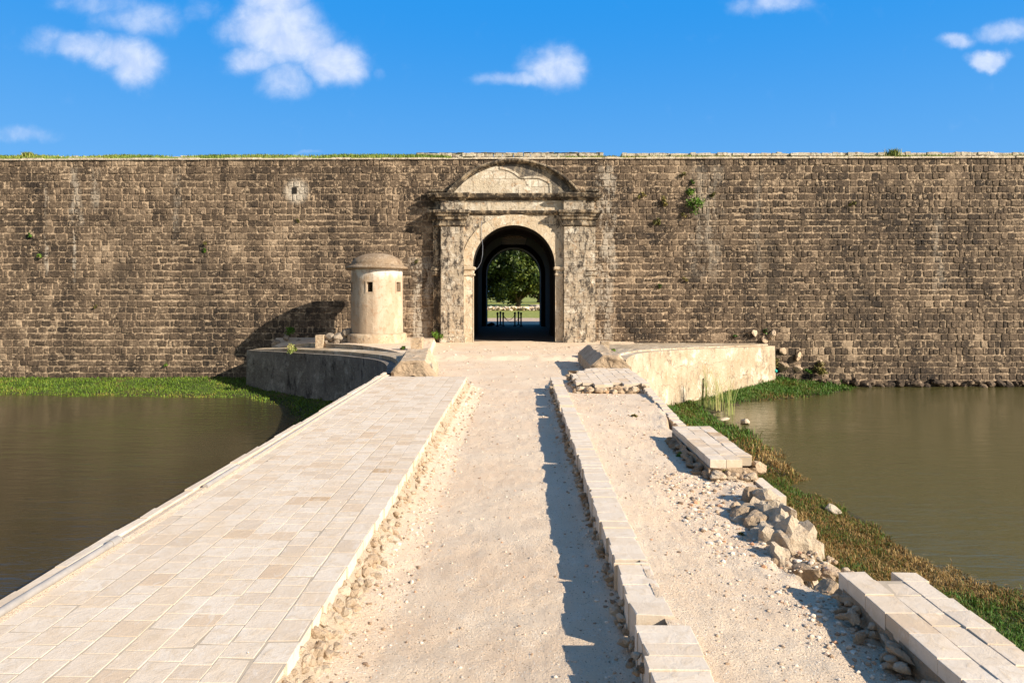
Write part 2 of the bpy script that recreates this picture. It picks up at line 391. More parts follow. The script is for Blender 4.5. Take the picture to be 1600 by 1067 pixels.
def child(mb, name, m, parent, smooth=False, label=None):
    o = mb.build(name, m, parent, smooth, label)
    loc = np.array(parent.matrix_basis.translation) if parent.parent is None else np.array(parent.matrix_basis.translation)
    base = np.array([0., 0, 0]); q = parent
    while q: base += np.array(q.location); q = q.parent
    localize(o, base); return o
child(mb, 'stone_facing', M_wall, wall)
# mortar sheet behind the stones, with the gap for the gate, and body of the wall
mb = MB()
xs = np.arange(-42, 42.01, .16); zz = np.arange(-3.2, WZ+.01, .16)
def msheet(xa, xb, za, zb):
    x_ = np.linspace(xa, xb, int((xb-xa)/.15)+2); z_ = np.linspace(za, zb, int((zb-za)/.15)+2)
    Z_, X_ = np.meshgrid(z_, x_, indexing='ij')
    Y_ = YW+.0-.035*n2(X_, Z_, 2.2, 3)+.004
    mb.grid(np.stack([X_, Y_, Z_], -1))
msheet(-42, GX-2.7, -3.2, WZ); msheet(GX+2.7, 42, -3.2, WZ); msheet(GX-2.7, GX+2.7, 6.25, WZ)
child(mb, 'mortar_bed', M_mort, wall)
mb = MB()
mb.box(-90, GX-2.75, YW+.07, 42.5, -3.5, WZ-.02); mb.box(GX+2.75, 90, YW+.07, 42.5, -3.5, WZ-.02); mb.box(GX-2.75, GX+2.75, YW+.07, 42.5, 6.28, WZ-.02)
mb.box(-90, GX-2.75, 42.52, 51, -3.5, 5.95); mb.box(GX+2.75, 90, 42.52, 51, -3.5, 5.95); mb.box(GX-2.75, GX+2.75, 42.52, 51, 5.8, 5.95)  # unseen rear kept low to shorten its shadow on the field
child(mb, 'wall_core', M_mort, wall)
# coping
mb = MB(); x = -42
while x < 42:
    w = R.uniform(.5, 1.4); d = R.uniform(-.02, .02); mb.box(x, x+w-.01, YW-.09+d, YW+.5, WZ-.005, WZ+.075+R.uniform(-.02, .02), R.rand(), .008); x += w
M_cope = mat('pale_coping', f_plaster((.55, .46, .34), (.62, .54, .42), (.3, .25, .19), .5, 2))
child(mb, 'coping', M_cope, wall)
# turf mound on top
mb = MB()
x_ = np.linspace(-42, 42, 340); prof = [(YW+.25, 0.), (YW+.5, .16), (YW+.9, .32), (YW+1.6, .5), (YW+2.4, .62), (YW+8, .3), (YW+9.2, .0)]
hx = lambda x: .8-.35/(1+np.exp(-(x+4.)*1.5))
Pm = np.array([[(x, y, WZ+.06+h*(1+.35*float(n2(x, y, .5)))*hx(x)) for y, h in prof] for x in x_])
mb.grid(Pm, .5, True); child(mb, 'turf_bank', M_top, wall, True)
# holes: near-black blocks, the shade inside painted on
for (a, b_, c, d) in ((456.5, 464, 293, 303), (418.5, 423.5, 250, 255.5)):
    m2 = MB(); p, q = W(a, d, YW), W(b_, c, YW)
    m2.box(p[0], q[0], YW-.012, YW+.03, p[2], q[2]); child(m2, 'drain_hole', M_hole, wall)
# vault through the wall
def cxg(y): return GX+(y-YW)/(51-YW)*(-.2)
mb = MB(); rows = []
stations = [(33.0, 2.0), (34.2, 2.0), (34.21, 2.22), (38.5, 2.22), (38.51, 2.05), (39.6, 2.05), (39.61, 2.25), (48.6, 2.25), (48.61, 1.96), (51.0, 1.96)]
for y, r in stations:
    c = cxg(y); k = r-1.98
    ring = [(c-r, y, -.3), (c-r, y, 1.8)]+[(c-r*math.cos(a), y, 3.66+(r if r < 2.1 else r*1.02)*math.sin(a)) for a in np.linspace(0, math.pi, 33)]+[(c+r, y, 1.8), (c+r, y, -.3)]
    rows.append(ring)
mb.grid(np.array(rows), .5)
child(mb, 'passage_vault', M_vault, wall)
def arch_plate(mb, cx, r, zs_, y, x0, x1, z1, z0=0., tone=.5, y2=None, n=40):
    """flat wall with a round-headed opening"""
    inner = [(cx-r, z0)]+[(cx-r*math.cos(a), zs_+r*math.sin(a)) for a in np.linspace(0, math.pi, n)]+[(cx+r, z0)]
    outer = []
    for i, (a, b_) in enumerate(inner):
        if i == 0: outer.append((x0, z0)); continue
        if i == len(inner)-1: outer.append((x1, z0)); continue
        ang = math.pi*(i-1)/(n-1)
        dx, dz = -math.cos(ang), math.sin(ang)
        t = min((x1-cx)/dx if dx > 1e-6 else 1e9, (x0-cx)/dx if dx < -1e-6 else 1e9, (z1-zs_)/dz if dz > 1e-6 else 1e9)
        outer.append((cx+dx*t, zs_+dz*t))
    # corners
    P0 = np.array([[(a, y, b_) for a, b_ in inner], [(a, y, b_) for a, b_ in outer]])
    mb.grid(P0, tone)
    if y2 is not None:
        mb.grid(np.array([[(a, y2, b_) for a, b_ in inner], [(a, y, b_) for a, b_ in inner]]), tone)
        mb.grid(np.array([[(a, y, b_) for a, b_ in outer], [(a, y2, b_) for a, b_ in outer]]), tone)
    # fill the two corner triangles
    for s, xx in ((0, x0), (1, x1)):
        cand = [(a, b_) for a, b_ in outer if abs(a-xx) < 1e-6]; top = max(cand, key=lambda q: q[1])
        cz = [(a, b_) for a, b_ in outer if abs(b_-z1) < 1e-6]
        if cz:
            e = min(cz, key=lambda q: abs(q[0]-xx)); mb.add([(top[0], y, top[1]), (xx, y, z1), (e[0], y, z1)], [(0, 1, 2)] if s == 0 else [(0, 2, 1)], tone)
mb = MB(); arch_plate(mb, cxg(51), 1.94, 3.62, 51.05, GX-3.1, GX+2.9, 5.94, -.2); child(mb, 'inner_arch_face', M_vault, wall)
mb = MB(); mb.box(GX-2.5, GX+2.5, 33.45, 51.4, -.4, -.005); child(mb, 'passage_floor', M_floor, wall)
# rampart parapets, rough low walls behind the turf
def rubble_wall(mb, x0, x1, y, z0, ztop, sx=(.25, .6), sz=.2, jit=.05):
    z = z0
    while z < ztop-.02:
        h = min(sz, ztop-z); x = x0
        while x < x1:
            w = R.uniform(*sx); w = min(w, x1-x+.05); hh = h*R.uniform(.8, 1.08)
            mb.box(x+.012, x+w-.012, y+R.uniform(-jit, jit), y+.5, z, z+hh-.012, R.rand(), .018); x += w
        z += h
M_par = mat('parapet_stone', f_plaster((.42, .36, .28), (.52, .46, .37), (.16, .13, .1), .5, 2))
xa, xb, xc = W(-60, 240, 36.)[0], W(942, 240, 36.)[0], W(972, 240, 36.)[0]
mb = MB(); xm = W(650, 240, 36.)[0]; rubble_wall(mb, xa-8, xm, 36, 9.2, 9.68, sz=.24); rubble_wall(mb, xm, xb, 36, 9.2, 9.82, sz=.2)
tag(localize(mb.build('parapet_wall', M_par), (-10, 36, 9.2)), 'low pale rubble parapet along the wall top, left of the gap above the gate', 'parapet')
mb = MB(); rubble_wall(mb, xc, 36, 36, 9.2, 9.78, sz=.2)
tag(localize(mb.build('parapet_wall', M_par), (15, 36, 9.2)), 'low pale rubble parapet along the wall top, right of the gap above the gate', 'parapet')
# ================================================================ PORTAL
gate = thing('gateway', 'arched stone gateway portal with pilasters, stacked cornices and rounded pediment', 'gateway', None, (GX, YW, 0))
def XX(px): return W(px, 400, YW)[0]
def ZZ(py): return W(803, py, YW)[2]
def stack(mb, x0, x1, yb, yf, prof, tone=.5, seg=.25, j=.012, sides=True):
    """moulding: rectangle in plan swept up through (z, projection) pairs"""
    rows = []; nx = max(2, int((x1-x0)/seg)+1)
    for z, p in prof:
        xs_ = np.linspace(x0-(p if sides else 0), x1+(p if sides else 0), nx)
        r = [(xs_[0], yb, z)]+[(x, yf-p, z) for x in xs_]+[(xs_[-1], yb, z)]
        rows.append(r)
    A = np.array(rows); nz = (n2(A[..., 0]*3.1, A[..., 2]*3+A[..., 1], 1.3, 3, 5))*j*3
    A[:, 1:-1, 1] += nz[:, 1:-1]; A[:, 1:-1, 2] += nz[:, 1:-1]*.7
    mb.grid(A, tone)
    for r, fl in ((A[0], False), (A[-1], True)):
        q = [tuple(a) for a in r]; mb.add(q, [tuple(range(len(q)))[::(1 if fl else -1)]], tone)
Yp, Yo, Ya = YW-.58, YW-.36, YW-.30
zT = ZZ(353); pil = [(XX(691), XX(726)), (XX(880), XX(913))]; outp = [(XX(678.5), XX(691)), (XX(913), XX(929))]
# spandrel wall with the arch
mb = MB(); arch_plate(mb, GX, 2.0, 3.68, Ya, XX(724), XX(882), ZZ(333), -.1, .5, YW+.1); child(mb, 'arch_wall', M_plaster, gate)
# archivolt band
mb = MB(); aa = np.linspace(0, math.pi, 44); ro = 2.52
def arc(r, y): return [(GX-r*math.cos(a), y, 3.7+r*math.sin(a)) for a in aa]
mb.grid(np.array([arc(2.0, Ya+.3), arc(1.985, Ya-.05), arc(ro, Ya-.05), arc(ro+.01, Ya+.01)]))
M_arch = mat('pale_archivolt', f_plaster((.5, .39, .26), (.58, .49, .36), (.17, .13, .1), .42, 1.4))
child(mb, 'archivolt', M_arch, gate)
for s, (a, b_) in enumerate(pil):
    mb = MB(); zz_ = np.linspace(-.15, zT, 24)
    stack(mb, a, b_, YW+.05, Yp, [(-.15, .05), (.28, .05), (.3, .0)]+[(z, 0) for z in zz_[2:]], j=.02, seg=.2); child(mb, 'pilaster', M_block, gate)
    a2, b2 = outp[s]; mb = MB(); zr = ZZ(424)
    stack(mb, a2, b2, YW+.05, Yo, [(-.15, 0)]+[(z, 0) for z in np.linspace(.3, zr-.25, 8)]+[(zr-.2, .07), (zr-.02, .1), (zr, .03), (zr+.03, .1), (zr+.18, .09), (zr+.22, 0)]+[(z, 0) for z in np.linspace(zr+.4, zT, 8)], j=.012, seg=.15)
    child(mb, 'outer_pilaster', M_cornice if s == 0 else M_block, gate)  # left pilaster darker: its shade is put into the material
    # capital
    z0, z1 = ZZ(354), ZZ(331)
    cp = [(z0-.06, .0), (z0, .07), (z0+.1, .07), (z0+.13, .02), (z0+.26, .04), (z0+.3, .12), (z0+.42, .14), (z0+.45, .2), (z1-.14, .24), (z1-.12, .3), (z1-.02, .31), (z1+.01, .27)]
    mb = MB(); stack(mb, a-.02, b_+.02, YW+.05, Yp, cp); stack(mb, min(a2, a)-.0, max(b2, b_)+.0, YW+.05, Yo, cp, tone=.4)
    child(mb, 'capital', M_cornice, gate)
    # frieze block and its upper cornice
    z2, z3 = ZZ(316), ZZ(305)
    mb = MB(); stack(mb, a-.01, b_+.01, YW+.05, Yp, [(z1-.02, 0), (z2+.02, 0)]); stack(mb, min(a2, a)+.06, max(b2, b_)-.06, YW+.05, Yo, [(z1-.02, 0), (z2+.02, 0)])
    child(mb, 'frieze_block', M_block, gate)
    up = [(z2, 0), (z2+.06, .08), (z2+.12, .1), (z2+.15, .2), (z3-.04, .27), (z3, .27), (z3+.02, .2)]
    mb = MB(); stack(mb, a-.02, b_+.02, YW+.05, Yp, up); stack(mb, min(a2, a)-.02, max(b2, b_)+.05, YW+.05, Yo, up)
    e0, e1 = (XX(674), XX(694)) if s == 0 else (XX(905), XX(932))
    stack(mb, e0, e1, YW+.05, Yo+.02, [(z3+.02, .0), (z3+.1, .03), (z3+.13, .1), (z3+.2, .12), (z3+.22, .06)])
    child(mb, 'upper_cornice', M_cornice, gate)
# entablature between the pilasters
xl, xr = XX(726)+.02, XX(880)-.02
z0, z1, z2, z3 = ZZ(337), ZZ(331), ZZ(316), ZZ(305)
mb = MB(); stack(mb, xl, xr, YW+.05, Ya, [(z0-.02, .02), (z0+.05, .05), (z0+.08, .13), (z1, .16), (z1+.02, .1)], sides=False); child(mb, 'lower_cornice', M_cornice, gate)
mb = MB(); stack(mb, xl, xr, YW+.05, Ya-.04, [(z1+.02, 0), (z1+.2, 0), (z2+.02, 0)], sides=False)
M_frz = mat('frieze_plaster', f_plaster((.5, .41, .29), (.62, .54, .42), (.13, .11, .09), .45, 1.6, blocks=True)); child(mb, 'frieze', M_frz, gate)
mb = MB(); stack(mb, xl, xr, YW+.05, Ya, [(z2+.02, .05), (z2+.08, .12), (z2+.12, .14), (z2+.16, .24), (z3-.03, .3), (z3+.01, .3), (z3+.03, .2)], sides=False); child(mb, 'main_cornice', M_cornice, gate)
# jambs and imposts
for s in (-1, 1):
    x0, x1 = (XX(725.5), GX-2.0) if s < 0 else (GX+2.0, XX(880))
    if s > 0: x1 = XX(879)
    zi = ZZ(431); zi2 = ZZ(417)
    mb = MB(); stack(mb, x0, x1, YW+.6, Ya-.06, [(z, 0) for z in np.linspace(-.1, zi, 10)], j=.01, seg=.2); child(mb, 'arch_jamb', M_arch, gate)
    mb = MB(); stack(mb, x0+.06, x1-(.0 if s < 0 else .06), YW+.6, Ya-.06, [(zi, .0), (zi+.02, .06), (zi+.1, .07), (zi+.13, .02), (zi+.26, .03), (zi+.3, .1), (zi2-.03, .12), (zi2, .08)]); child(mb, 'impost', M_arch, gate)
# pediment
zb = z3+.02; hw = (XX(904)-XX(701))/2; cx = (XX(904)+XX(701))/2; rise = ZZ(253)-zb; RR = (hw*hw+rise*rise)/(2*rise); zc = zb+rise-RR; am = math.asin(hw/RR)
def parc(r, y, k=44, a0=None, a1=None): return [(cx+r*math.sin(a), y, zc+r*math.cos(a)) for a in np.linspace(-am if a0 is None else a0, am if a1 is None else a1, k)]
ped = MB(); top = parc(RR-.05, Ya-.06); bot = [(p[0], Ya-.06, zb-.02) for p in top]
ped.grid(np.array([bot, top])); ped.grid(np.array([top, [(p[0], YW+.05, p[2]) for p in top]]))
pedo = child(ped, 'pediment', M_tymp, gate)
mb = MB()
rows = []
for dr, y in ((-.16, Ya-.05), (-.15, Ya-.12), (-.09, Ya-.14), (-.07, Ya-.24), (.0, Ya-.3), (.06, Ya-.3), (.09, Ya-.22), (.1, YW+.05)):
    p = np.array(parc(RR+dr-.02, y, 60)); p[:, 2] += n2(p[:, 0], p[:, 1], 3, 3, 9)*.05; rows.append(p)
mb.grid(np.array(rows)); child(mb, 'pediment_moulding', M_cornice, pedo)
# cream plaster panel: left part of the tympanum, ending in a scrolled edge
scr = [(780.5, 262.6), (790, 264), (797.7, 267), (804, 270), (808.6, 273.5), (813, 277), (817.7, 278.5), (825, 277.3), (834, 277), (843, 278), (850, 280.5), (856, 283.5), (860, 287.5), (860.5, 296), (860.5, 303.5)]
sp = [W(a, b_, YW-.4) for a, b_ in scr]
la = [(cx+(RR-.2)*math.sin(a), 0, zc+(RR-.2)*math.cos(a)) for a in np.linspace(-am*.93, math.asin((sp[0][0]-cx)/RR), 18)]
pts = [(p[0], p[2]) for p in la[:-1]]+[(p[0], p[2]) for p in sp]
mb = MB(); yb = Ya-.06; yf2 = Ya-.12
t = [(a, yf2, b_) for a, b_ in pts]; bt = [(a, yf2, zb) for a, b_ in pts]; bk = [(a, yb, b_) for a, b_ in pts]
mb.grid(np.array([bt, t])); mb.grid(np.array([t, bk])); child(mb, 'plaster_panel', M_cream, pedo)
mb = MB(); q = [(a, b_) for a, b_ in pts[len(la)-1:]]
for (a, b_), (c, d) in zip(q[:-1], q[1:]):
    dx, dz = c-a, d-b_; l = math.hypot(dx, dz); nx, nz = -dz/l*.05, dx/l*.05
    v = [(a-nx, yb, b_-nz), (a-nx, yf2-.035, b_-nz), (a+nx, yf2-.035, b_+nz), (a+nx, yb, b_+nz), (c-nx, yb, d-nz), (c-nx, yf2-.035, d-nz), (c+nx, yf2-.035, d+nz), (c+nx, yb, d+nz)]
    mb.add(v, [(0, 1, 5, 4), (1, 2, 6, 5), (2, 3, 7, 6)])
child(mb, 'scroll_moulding', M_cream, pedo)
# ---------------------------------------------------------------- tubes
def tube(mb, pts, r, n=8, tone=.5, cap=True):
    pts = [Vector(p) for p in pts]; rows = []; up = Vector((0, 0, 1))
    for i, p in enumerate(pts):
        d = (pts[min(i+1, len(pts)-1)]-pts[max(i-1, 0)]).normalized()
        a = d.cross(up) if abs(d.z) < .95 else d.cross(Vector((0, 1, 0))); a.normalize(); b_ = d.cross(a)
        rr = r[i] if hasattr(r, '__len__') else r
        rows.append([tuple(p+a*math.cos(t)*rr+b_*math.sin(t)*rr) for t in np.linspace(0, 2*math.pi, n+1)])
    mb.grid(np.array(rows), tone)
    if cap: mb.add(rows[0][:-1], [tuple(range(n))[::-1]], tone); mb.add(rows[-1][:-1], [tuple(range(n))], tone)
def lathe(mb, c, prof, n=16, tone=.5, a0=0, a1=2*math.pi):
    mb.grid(np.array([[(c[0]+r*math.cos(a), c[1]+r*math.sin(a), c[2]+z) for a in np.linspace(a0, a1, n+1)] for r, z in prof]), tone, True)
# cable hanging in the arch mouth
mb = MB(); cp = [(752, 345), (752.3, 360), (753, 372), (754.3, 385), (754, 398), (751.5, 410), (747, 418), (741, 423)]
tube(mb, [W(a, b_, Ya-.09) for a, b_ in cp], .012, 6)
tag(localize(mb.build('cable', M_wire, smooth=True), W(752, 345, Ya-.05)), 'thin pale cable hanging in a loop at the left of the arch', 'cable')
# bollards
def bollard(x, y, lab):
    t = thing('bollard', lab, 'bollard', 'black chained posts in the gate passage', (x, y, 0))
    m1 = MB(); lathe(m1, (x, y, 0), [(.0, 0), (.13, 0), (.13, .04), (.055, .07), (.055, .8), (.0, .8)], 14); child(m1, 'post', M_iron, t, True)
    m1 = MB(); lathe(m1, (x, y, .8), [(.07, 0), (.075, .03), (.05, .05), (.085, .1), (.085, .15), (.05, .2), (0, .22)], 14); child(m1, 'finial', M_iron, t, True)
    return t
bl = [(-1.62, 48.5, 'black iron bollard in the passage, leftmost of all'), (-1.47, 50.4, 'black iron bollard in the passage, middle one of the left cluster'), (-1.22, 48.5, 'black iron bollard in the passage, rightmost of the left cluster'),
      (-.39, 49., 'black iron bollard in the passage, leftmost of the right cluster'), (-.14, 50.4, 'black iron bollard in the passage, middle one of the right cluster'), (.05, 48.3, 'black iron bollard in the passage, rightmost of all')]
for a in bl: bollard(*a)
for (i, j, sag, z, lab) in ((2, 3, .36, .82, 'upper chain sagging between the two bollard clusters'), (2, 5, .42, .72, 'lower longer chain sagging across to the rightmost bollard'), (0, 1, .15, .8, 'short chain joining the left cluster of bollards')):
    a, b_ = bl[i], bl[j]; mb = MB(); k = 15
    pts_ = [(a[0]+(b_[0]-a[0])*t, a[1]+(b_[1]-a[1])*t, z-sag*4*t*(1-t)) for t in np.linspace(0, 1, k)]
    tube(mb, pts_, .018, 6); tag(localize(mb.build('chain', M_iron), pts_[0]), 'black chain, the '+lab, 'chain')
# rubble against the inner left wall of the passage
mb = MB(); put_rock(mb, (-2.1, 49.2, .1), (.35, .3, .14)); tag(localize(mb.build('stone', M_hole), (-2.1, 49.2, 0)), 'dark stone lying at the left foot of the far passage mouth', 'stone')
# ================================================================ SENTRY TOWER
TX, TY, TZ = -6.4, 30.45, .24
tw = thing('sentry_tower', 'round limewashed sentry tower with brown dome standing left of the gate', 'tower', None, (TX, TY, TZ))
zb0, zt = TZ, W(589, 421, TY)[2]; r0 = 1.12
zw0, zw1 = W(589, 456, TY)[2], W(589, 441, TY)[2]
mb = MB(); NA = 96
win = [(-math.pi/2+math.asin(min(.99, (px-590.5)/39.)), w) for px, w in ((587.5, .12), (626.3, .14), (555.2, .14))]+[(math.pi*.2, .13), (math.pi*.8, .13)]
ang = np.linspace(0, 2*math.pi, NA, endpoint=False).tolist()
for a, w in win:
    a %= 2*math.pi
    ang = [t_ for t_ in ang if abs((t_-a+math.pi) % (2*math.pi)-math.pi) > w+.01]+[(a-w) % (2*math.pi), (a+w) % (2*math.pi)]
ang = sorted(ang)
zl = sorted(set([zb0, zw0, zw1, zt+.05]+list(np.linspace(zb0+.3, zw0-.2, 10))))
def inwin(am_, z):
    for a, w in win:
        if abs((am_-a+math.pi) % (2*math.pi)-math.pi) < w and zw0 < z < zw1: return True
def cp_(a, z, r): return (TX+r*math.cos(a), TY+r*math.sin(a), z)
ri = .86
for i in range(len(ang)):
    a, b_ = ang[i], ang[(i+1) % len(ang)]; amid = a+((b_-a) % (2*math.pi))/2
    for z0_, z1_ in zip(zl[:-1], zl[1:]):
        tz = (z0_-zb0)/(zt-zb0); r1, r2 = r0+.03*(1-tz), r0+.03*(1-(z1_-zb0)/(zt-zb0))
        if inwin(amid, (z0_+z1_)/2): continue
        mb.add([cp_(a, z0_, r1), cp_(b_, z0_, r1), cp_(b_, z1_, r2), cp_(a, z1_, r2)], [(0, 1, 2, 3)])
        mb.add([cp_(a, z0_, ri), cp_(b_, z0_, ri), cp_(b_, z1_, ri), cp_(a, z1_, ri)], [(3, 2, 1, 0)])
child(mb, 'tower_wall', M_tower, tw)
for a, w in win[:3]:
    mb = MB(); ro_ = r0+.012
    o_ = [(a-w, zw0), (a+w, zw0), (a+w, zw1), (a-w, zw1)]
    for k in range(4):
        (p, z), (q, y) = o_[k], o_[(k+1) % 4]; mb.add([cp_(p, z, ro_), cp_(q, y, ro_), cp_(q, y, ri), cp_(p, z, ri)], [(0, 1, 2, 3)])
    # a shallow raised surround
    e = .05
    for (p0, p1, q0, q1) in ((a-w-e, a+w+e, zw0-.06, zw0), (a-w-e, a+w+e, zw1, zw1+.05), (a-w-e, a-w, zw0, zw1), (a+w, a+w+e, zw0, zw1)):
        mb.add([cp_(p0, q0, ro_+.012), cp_(p1, q0, ro_+.012), cp_(p1, q1, ro_+.012), cp_(p0, q1, ro_+.012), cp_(p0, q0, r0), cp_(p1, q0, r0), cp_(p1, q1, r0), cp_(p0, q1, r0)], [(0, 1, 2, 3), (0, 4, 5, 1), (1, 5, 6, 2), (2, 6, 7, 3), (3, 7, 4, 0)])
    child(mb, 'window', M_tower, tw)
mb = MB(); zp = W(589, 523, TY-1.2)[2]
lathe(mb, (TX, TY, 0), [(1.3, -.3), (1.31, zp-.12), (1.29, zp-.02), (1.24, zp), (1.05, zp+.05)], 48); child(mb, 'plinth', M_stump, tw, True)
mb = MB(); zd = W(589, 395, TY)[2]; hd = zd-(zt+.22)
lathe(mb, (TX, TY, zt), [(1.08, -.02), (1.3, .0), (1.36, .04), (1.36, .09), (1.28, .13), (1.2, .16), (1.19, .2)]+[(1.14*math.cos(t_), .2+hd*math.sin(t_)) for t_ in np.linspace(0, math.pi/2, 14)], 64)
dm = child(mb, 'dome', M_dome, tw, True)
# ================================================================ CAUSEWAY
HP = .3
# wing walls
wl = [(-12.75, 31.7, -.25), (-10.3, 29.7, -.16), (-8.6, 28.3, -.11), (-7.2, 26.9, -.03), (-6, 25.2, .05), (-5.1, 23.4, .17), (-4.3, 21.3, .3), (-3.8, 19.6, .33), (-3.62, 18.3, .3)]
wr = [(12.1, 32.6, -.1), (10, 30.4, .02), (8.2, 28.9, .09), (6.6, 27.4, .16), (5.2, 25.6, .26), (4.2, 23.4, .4), (3.6, 21.9, .46), (3.3, 21.0, .48), (3.15, 20.4, .45)]
def resample(p, n=40):
    p = np.array(p); d = np.concatenate([[0], np.cumsum(np.linalg.norm(np.diff(p[:, :2], axis=0), axis=1))]); t = np.linspace(0, d[-1], n)
    q = np.stack([np.interp(t, d, p[:, k]) for k in range(3)], 1)
    for _ in range(3): q[1:-1] = (q[:-2]+q[1:-1]*2+q[2:])/4
    return q
def offs(q, d):
    t = np.gradient(q[:, :2], axis=0); t /= np.linalg.norm(t, axis=1)[:, None]
    nrm_ = np.stack([-t[:, 1], t[:, 0]], 1); r = q.copy(); r[:, :2] += nrm_*d; return r
L0 = resample(wl); Rr0 = resample(wr)
def band_(mb, A, B): mb.grid(np.array([A, B]))
def zset(q, dz=0, z=None):
    r = q.copy(); r[:, 2] = r[:, 2]+dz if z is None else z; return r
# left: outer wall, two steps up to the tower platform
lw = thing('wing_wall', 'curved grey shaded wing wall stepping up to the tower platform, left of the causeway', 'wing wall', None, tuple(L0[20]*[1, 1, 0]))
s = 1  # inward side of the left curve
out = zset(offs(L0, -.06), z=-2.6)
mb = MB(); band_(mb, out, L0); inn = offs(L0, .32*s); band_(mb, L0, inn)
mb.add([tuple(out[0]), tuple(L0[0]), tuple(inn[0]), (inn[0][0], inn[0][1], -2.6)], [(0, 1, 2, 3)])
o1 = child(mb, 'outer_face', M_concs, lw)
taper = np.linspace(0, 1, 40); h1 = .13*np.clip(taper*6, .3, 1); h2 = .19*np.clip(taper*5, .25, 1)
A1 = inn.copy(); A2 = A1.copy(); A2[:, 2] += h1
B1 = offs(L0, 1.25); B1[:, 2] = A2[:, 2]+.02; B2 = B1.copy(); B2[:, 2] = np.minimum(B1[:, 2]+h2, .27)
mb = MB(); band_(mb, A1, A2); band_(mb, A2, B1); child(mb, 'lower_step', M_conc, lw)
mb = MB(); band_(mb, B1, B2); child(mb, 'upper_step', M_conc, lw)
# platform
pl = [tuple(p) for p in B2[:34]]
mb = MB(); edge = [(p[0], p[1]) for p in pl]
k = len(edge); top_ = [(max(min(-3.9-.0*i, -3.9), e[0]), YW-.02, .24) for i, e in enumerate(edge)]
far = np.array([(min(e[0]+ (i/k)*2.2, -4.2), YW+.02, .24) for i, e in enumerate(edge)]); nearb = np.array([(e[0], e[1], min(z[2], .26)) for e, z in zip(edge, pl)])
rows = [nearb*(1-t_)+far*t_ for t_ in np.linspace(0, 1, 14)]; A = np.array(rows); A[1:-1, :, 2] += n2(A[1:-1, :, 0], A[1:-1, :, 1], 1.5)*.07
mb.grid(A)
mb.grid(np.array([A[:, -1], A[:, -1]*[1, 1, 0]+[.15, 0, -.1]]))
child(mb, 'platform_top', M_dirt, lw)
# right wing wall
rw = thing('wing_wall', 'curved sunlit cream wing wall with reeds in front, right of the causeway', 'wing wall', None, tuple(Rr0[20]*[1, 1, 0]))
mb = MB(); out = zset(offs(Rr0, .06), z=-2.6); band_(mb, Rr0, out); rin = offs(Rr0, -.34); band_(mb, rin, Rr0)
mb.add([tuple(out[0]), tuple(Rr0[0]), tuple(rin[0]), (rin[0][0], rin[0][1], -2.6)], [(3, 2, 1, 0)])
child(mb, 'outer_face', M_conc, rw)
mb = MB(); r2 = rin.copy(); r2[:, 2] += .05; band_(mb, r2, rin)
farr = np.array([(min(p[0], 12.)*1., YW+.02, -.02) for p in rin]); farr[:, 0] = np.linspace(12.0, 3.6, 40)
A = np.array([r2*(1-t_)+farr*t_ for t_ in np.linspace(0, 1, 12)]); A[1:-1, :, 2] += n2(A[1:-1, :, 0], A[1:-1, :, 1], 1.2)*.08
mb.grid(A, .5, True); child(mb, 'platform_top', M_conc, rw)
# apron in front of the gate
def zap(x, y):
    st = 1/(1+np.exp(-(y-25.6-n2(x, y, 1.2)*1.2)*9))*.15
    zr = np.clip((y-17)/3, 0, 1)
    return -.1+.02*zr+st+n2(x, y, .9, 3)*.06+n2(x, y, 4, 3)*.03-.03*np.clip((y-29)/4, 0, 1)
mb = MB(); Yg = np.linspace(17.2, 33.6, 130); A = []
for y in Yg:
    xl_ = np.interp(y, [17.2, 18.3, 21, 24, 26, 28, 33.6], [-3.5, -3.55, -4.0, -4.9, -5.2, -5., -4.4]); xr_ = np.interp(y, [17.2, 20, 23, 26, 33.6], [3.0, 3.0, 3.7, 5, 5.5])
    xs_ = np.linspace(xl_, xr_, 90); A.append(np.stack([xs_, np.full(90, y), zap(xs_, np.full(90, y))], 1))
mb.grid(np.array(A)); tag(localize(mb.build('forecourt', M_dirt, smooth=True), (0, 25, 0)), 'dusty pale forecourt before the gate', kind='structure')
# lane
LL, RL = -1.22, .8
def zlane(x, y):
    e = np.clip((-.95-x)/.35, 0, 1)**1.3*.09+np.clip((x-.62)/.25, 0, 1)*.05
    return n2(x, y, .8, 3)*.05+n2(x, y, 3.5, 4)*.045+n2(x, y, 14, 3)*.016+e-.02+.01*np.clip((y-12)/6, 0, 1)
yg = [-2.5]
while yg[-1] < 17.6: yg.append(yg[-1]+max(.03, .008*max(yg[-1], 0)))
yg = np.array(yg); xg = np.linspace(-1.5, .95, 110); YY, XG = np.meshgrid(yg, xg, indexing='ij')
mb = MB(); mb.grid(np.stack([XG, YY, zlane(XG, YY)], -1)); tag(localize(mb.build('dirt_lane', M_dirt, smooth=True), (0, 8, 0)), 'dusty sunken dirt lane', kind='structure')
